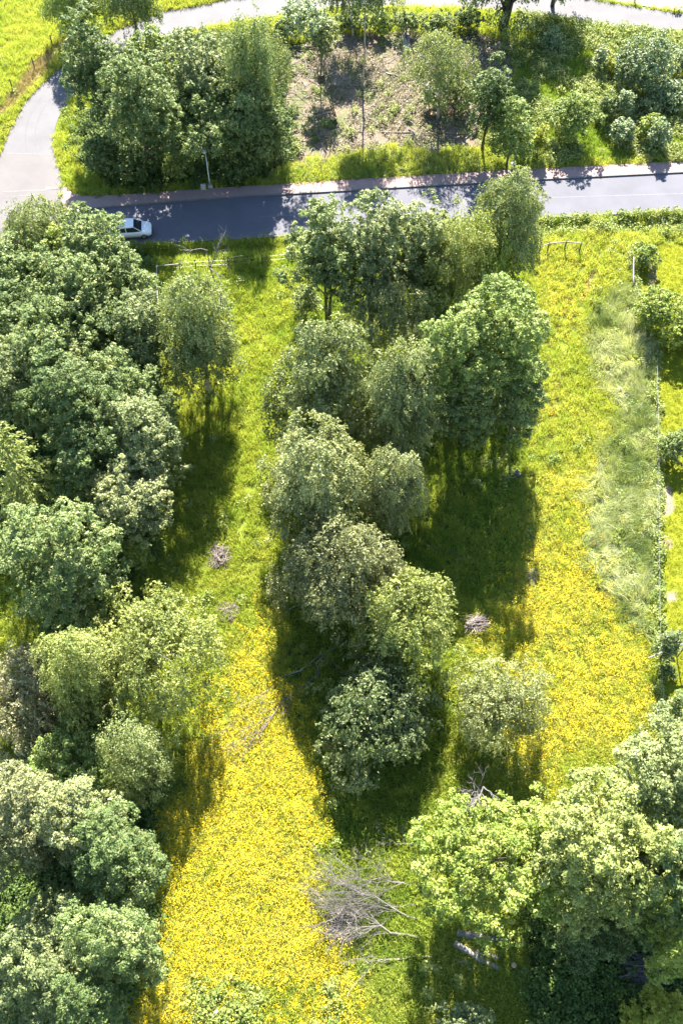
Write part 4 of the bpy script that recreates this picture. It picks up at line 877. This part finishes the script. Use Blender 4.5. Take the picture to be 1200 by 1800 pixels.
# branch litter on the clearing floor
rng = np.random.default_rng(60); lit = MB(); cnt = 0
while cnt < 650:
    qx, qy = rng.uniform(490, 905), rng.uniform(58, 292)
    if not inpoly(qx, qy, CLEAR): continue
    g = P(qx, qy); L_ = rng.uniform(.4, 2.2) ** 1.1; th = rng.normal() * .9 + (0 if rng.random() < .6 else 1.5); r = rng.uniform(.015, .05)
    d = np.array([math.cos(th), math.sin(th), 0]); z0 = float(gz(g[0], g[1])) + rng.uniform(.05, .25)
    pth = limb_path(g + [0, 0, z0] - d * L_ / 2, g + [0, 0, z0] + d * L_ / 2, rng, 4, .10); lit.tube(pth, [r, r * .9, r * .7, r * .4], 5, False); cnt += 1
tag(lit.build('branch_litter', M_dead), 'grey and tan cut twigs scattered over the bare clearing floor', 'branch litter', kind='stuff')
# wilted leaf litter on the clearing
xs, ys, a, b_ = grid_pts(.45); ja, jb = jit(xs, ys, a, b_, .4); k = inpoly(ja, jb, CLEAR) & (fnoise(xs * .4 + 20, ys * .4) > .45)
G_wilt = leaf_mat('wilted_leaves', [(.15, .13, .075), (.25, .225, .14), (.36, .32, .22)], trans=.2, src='tone', attr_type='INSTANCER')
put('wilted_brush', xs[k], ys[k], .7, 1.4, RNG.random(k.sum()), [leafy('wilted_source', 26, .4, .03, .3, .14, G_wilt) for _ in range(3)] + [blades('wilted_twig_source', 16, .35, .3, .7, .02, .9, G_wilt)], 'wilting greyish cut foliage lying on the clearing', 'cut foliage')

# ------------------------------------------------------------------ fences, rails, poles
def zz(p): g = P(*p); return np.array([g[0], g[1], float(gz(g[0], g[1]))])
def post_mb(h, r=.06, sides=8):
    m_ = MB(); m_.tube([(0, 0, -.2), (0, 0, h * .5), (0, 0, h), (0, 0, h + .03)], [r, r, r * .95, r * .5], sides); return m_
def fence(name, label, pts, h, rails, mat_rail, rail_r, group=None, post_r=.06, cat='fence', rail_h=None):
    o = zz(pts[0]); root = thing(name, o, label, cat, group); pm = post_mb(h, post_r).mesh('post', M_post)
    Q = [zz(p) - o for p in pts]
    for q in Q: obj('post', pm, root, q)
    for rh in (rail_h or [h * .95]):
        for a, b in zip(Q[:-1], Q[1:]):
            if not rails: break
            m_ = MB(); u = np.array([0, -.07, rh]); m_.tube([a + u, (a + b) / 2 + u - [0, 0, .04 if rail_r < .02 else 0], b + u], [rail_r] * 3, 6); m_.build('wire' if rail_r < .02 else 'rail', mat_rail, root)
    return root
fence('wire_fence', 'old wire fence on dark posts along the verge below the main road', [(302, 476), (345, 472), (402, 469), (461, 464), (507, 460), (560, 458), (620, 455)], 1.2, True, M_wire, .008, rail_h=[.5, 1.05])
fence('rail_fence', 'short pale rail fence corner beside the lone birch', [(318, 479), (279, 482), (281, 552)], 1.3, True, M_rail, .05)
fence('rail_fence', 'pale slanting gate rail on dark posts right of the grove', [(945, 452), (960, 446), (990, 443), (1016, 446)], 1.5, True, M_rail, .06, post_r=.07)
fence('garden_fence', 'overgrown wire fence between lodged grass and lawn', [(1112, 505), (1130, 560), (1149, 625), (1151, 720), (1152, 820), (1152, 920), (1153, 1010), (1154, 1100), (1157, 1180), (1160, 1262)], 1.0, True, M_wire, .008, rail_h=[.5, .9])
def beam(name, label, p0, p1, z0, z1, r0, r1, mat, group=None, sup=0):
    a = P(*p0, z0); b = P(*p1, z1); g = np.array([a[0], a[1], 0.0]); root = thing(name, g, label, 'pole', group)
    m_ = MB(); m_.tube(limb_path(a - g, b - g, np.random.default_rng(1), 5, .004), [r0 + (r1 - r0) * i / 4 for i in range(5)], 8); m_.build('shaft', mat, root, smooth=True)
    if sup:
        for f in (.2, .75):
            q = (a - g) * (1 - f) + (b - g) * f; s_ = MB(); s_.tube([(q[0], q[1], -.2), (q[0], q[1], q[2] - r0)], [.05, .05], 6); s_.build('support', M_post, root)
beam('fence_pole', 'pale rail lying along the garden fence at the upper lawn corner', (1113, 452), (1112, 500), .9, .9, .07, .07, M_rail, 'pale rails on the garden fence', 2)
beam('fence_pole', 'pale rail lying along the garden fence above the right edge tree', (1153, 1244), (1158, 1282), .9, .9, .07, .07, M_rail, 'pale rails on the garden fence', 2)
beam('long_pole', 'long grey pole slanting over the young garden tree at the right edge', (1138, 1157), (1290, 1096), 1.7, 3.0, .05, .13, M_pole, 'grey poles at the right edge', 2)
beam('long_pole', 'shorter grey pole just under the long slanting pole', (1180, 1150), (1290, 1090), 1.9, 2.8, .035, .07, M_pole, 'grey poles at the right edge', 2)
for (p, lab) in (((62, 122), 'dark fence post on the bank, one nearest the oval tree'), ((24, 160), 'dark fence post on the bank, one nearest the left edge'), ((94, 84), 'thin dark fence post at the upper end of the dry bank')):
    o = obj('fence_post', post_mb(1.5, .07).mesh('fence_post', M_post), None, zz(p)); tag(o, lab, 'post', 'posts on the bank above the side road')
o = obj('bollard', None or post_mb(1.1, .12).mesh('bollard', M_black), None, P(1114, 2)); tag(o, 'dark bollard on the edge of the side road at the top right', 'bollard')

# ------------------------------------------------------------------ lamp posts
def lamp(label, base):
    g = P(*base); root = thing('street_lamp', (g[0], g[1], 0.0), label, 'street lamp', 'street lamps along the pavement')
    m_ = MB(); m_.box((0, 0, .12), (.55, .55, .5), .2, taper=.8); m_.build('footing', M_conc, root, bevel=.03)
    m_ = MB(); m_.tube([(0, 0, .2), (0, 0, 1.1), (0, 0, 1.12), (0, 0, 5.0)], [.085, .08, .06, .045], 10); m_.build('pole', M_metal, root, smooth=True)
    m_ = MB(); m_.tube([(0, .0, 4.95), (0, -.18, 5.1), (0, -.35, 5.14)], [.05, .04, .035], 8); m_.build('arm', M_metal, root, smooth=True)
    m_ = MB(); m_.tube([(0, -.22, 5.16), (0, -.35, 5.2), (0, -.75, 5.22), (0, -.92, 5.17)], [.07, .17, .19, .08], 12); h = m_.build('lamp_head', M_white, root, smooth=True); 
    m_ = MB(); m_.box((0, -.58, 5.04), (.24, .4, .05)); m_.build('lens', M_metal, h)
lamp('street lamp by the dark clump, left of two along the pavement', (370, 330)); lamp('street lamp in front of the light green sapling, right of two', (901, 292))
g = P(366, 334); m_ = MB(); m_.box((0, 0, .35), (.5, .32, .7), .1); o = m_.build('cabinet', M_conc, None, (g[0] - .45, g[1], 0.0), bevel=.03); tag(o, 'small pale cabinet at the foot of the left street lamp', 'cabinet')

# ------------------------------------------------------------------ car
def car():
    M_paint_w = plain('car_white', [(.3, (.74, .75, .77)), (.7, (.78, .79, .81))], 3, .25, .55)
    M_glass = plain('car_glass', [(.3, (.015, .02, .03)), (.7, (.03, .04, .055))], 3, .08, .6)
    M_tyre = plain('car_tyre', [(.3, (.012, .012, .012)), (.7, (.03, .03, .03))], 12, .85)
    M_rim = plain('car_rim', [(.3, (.4, .41, .42)), (.7, (.52, .53, .54))], 8, .35, .5, .8)
    M_lamp = plain('car_lamp', [(.3, (.6, .62, .65)), (.7, (.75, .77, .8))], 8, .1, .6)
    M_red = plain('car_red_lamp', [(.3, (.35, .01, .01)), (.7, (.5, .02, .02))], 8, .2, .5)
    g = P(232, 411); d = P(300, 406.5) - g; rz = math.atan2(d[1], d[0])
    root = thing('car', (g[0], g[1], 0.0), 'white small hatchback on the main road half hidden by a tree', 'car', rz=rz)
    W = .86; Lh = 2.05
    # stations along x: (x, half width low, z low, z belt, half width belt)
    S = [(-2.05, .70, .38, .80, .68), (-1.95, .80, .28, .98, .78), (-1.4, .86, .24, 1.0, .84), (-.6, .87, .22, .98, .85), (.3, .87, .22, .96, .85), (1.0, .87, .22, .92, .84), (1.45, .85, .24, .86, .80), (1.85, .78, .28, .74, .72), (2.05, .62, .36, .62, .56)]
    V = []; Fc = []
    for x, wl, z0, z1, wb in S:
        zm = (z0 + z1) / 2
        V += [(x, -wl * .92, z0), (x, -wl, zm), (x, -wb, z1 - .06), (x, -wb * .86, z1), (x, 0, z1 + .03), (x, wb * .86, z1), (x, wb, z1 - .06), (x, wl, zm), (x, wl * .92, z0)]
    n = 9
    for i in range(len(S) - 1):
        for k in range(n - 1): Fc.append((i * n + k, (i + 1) * n + k, (i + 1) * n + k + 1, i * n + k + 1))
        Fc.append((i * n + 8, (i + 1) * n + 8, (i + 1) * n, i * n))
    Fc.append(tuple(range(n))); Fc.append(tuple((len(S) - 1) * n + k for k in range(n))[::-1])
    b = MB(); b.add(V, Fc); b.build('body', M_paint_w, root, smooth=True)
    # cabin: glass band then roof
    lo = [(-1.92, .74), (-1.2, .79), (.2, .79), (1.12, .74)]; hi = [(-1.62, .60), (-1.1, .64), (.05, .64), (.42, .60)]; zl, zh = .96, 1.42
    V = []; 
    for (xl, wl), (xh, wh) in zip(lo, hi): V += [(xl, -wl, zl - .03), (xh, -wh, zh), (xh, wh, zh), (xl, wl, zl - .03)]
    Fc = []
    for i in range(3):
        for k in range(3): Fc.append((i * 4 + k, (i + 1) * 4 + k, (i + 1) * 4 + k + 1, i * 4 + k + 1))
    Fc += [(0, 1, 2, 3), (15, 14, 13, 12)]
    c = MB(); c.add(V, Fc); c.build('window', M_glass, root)
    rf = MB(); V = []
    for z, k in ((zh - .015, 1.03), (zh + .05, .95)):
        for x, wd in ((-1.66, .60), (-1.1, .645), (.05, .645), (.40, .60)):
            V += [(x * (1 if z < zh else .98), -wd * k, z + (.03 if abs(x) < 1.2 and z > zh else 0)), (x * (1 if z < zh else .98), wd * k, z + (.03 if abs(x) < 1.2 and z > zh else 0))]
    Fc = []
    for o_ in (0, 8):
        for i in range(3): Fc.append((o_ + 2 * i, o_ + 2 * i + 1, o_ + 2 * i + 3, o_ + 2 * i + 2))
    for i in range(3): Fc += [(2 * i, 2 * i + 2, 8 + 2 * i + 2, 8 + 2 * i), (2 * i + 1, 2 * i + 3, 8 + 2 * i + 3, 8 + 2 * i + 1)]
    Fc += [(0, 1, 9, 8), (6, 7, 15, 14)]
    rf.add(V, Fc); rf.build('roof', M_paint_w, root, smooth=False, bevel=.02)
    for s in (-1, 1):
        for (xl, xh) in ((-1.3, -1.15), (-.35, -.4), (1.10, .42)):
            p = MB(); wl = .80 if xl < 1 else .745; p.tube([(xl, s * wl, zl - .02), (xh, s * (.655 if xl < 1 else .61), zh)], [.035, .03], 6); p.build('pillar', M_paint_w, root)
        mm = MB(); mm.box((.78, s * .95, .98), (.16, .2, .13)); mm.build('mirror', M_paint_w, root, bevel=.03)
        hl = MB(); hl.box((1.86, s * .58, .64), (.25, .26, .12), s * -.35); hl.build('headlight', M_lamp, root, bevel=.03)
        tl = MB(); tl.box((-2.0, s * .68, .82), (.1, .16, .26)); tl.build('tail_light', M_red, root, bevel=.02)
        for x in (-1.28, 1.28):
            wh = MB(); wh.tube([(x, s * .70, .31), (x, s * .88, .31)], [.31, .31], 20); wo_ = wh.build('wheel', M_tyre, root, bevel=.03)
            ri = MB(); ri.tube([(x, s * .875, .31), (x, s * .895, .31)], [.20, .19], 14); ri.build('rim', M_rim, wo_)
    bp = MB(); bp.box((2.03, 0, .42), (.12, 1.2, .18)); bp.build('bumper', M_black, root, bevel=.03)
car()
print('crown tris', TRI[0], 'trees', len(TREES))
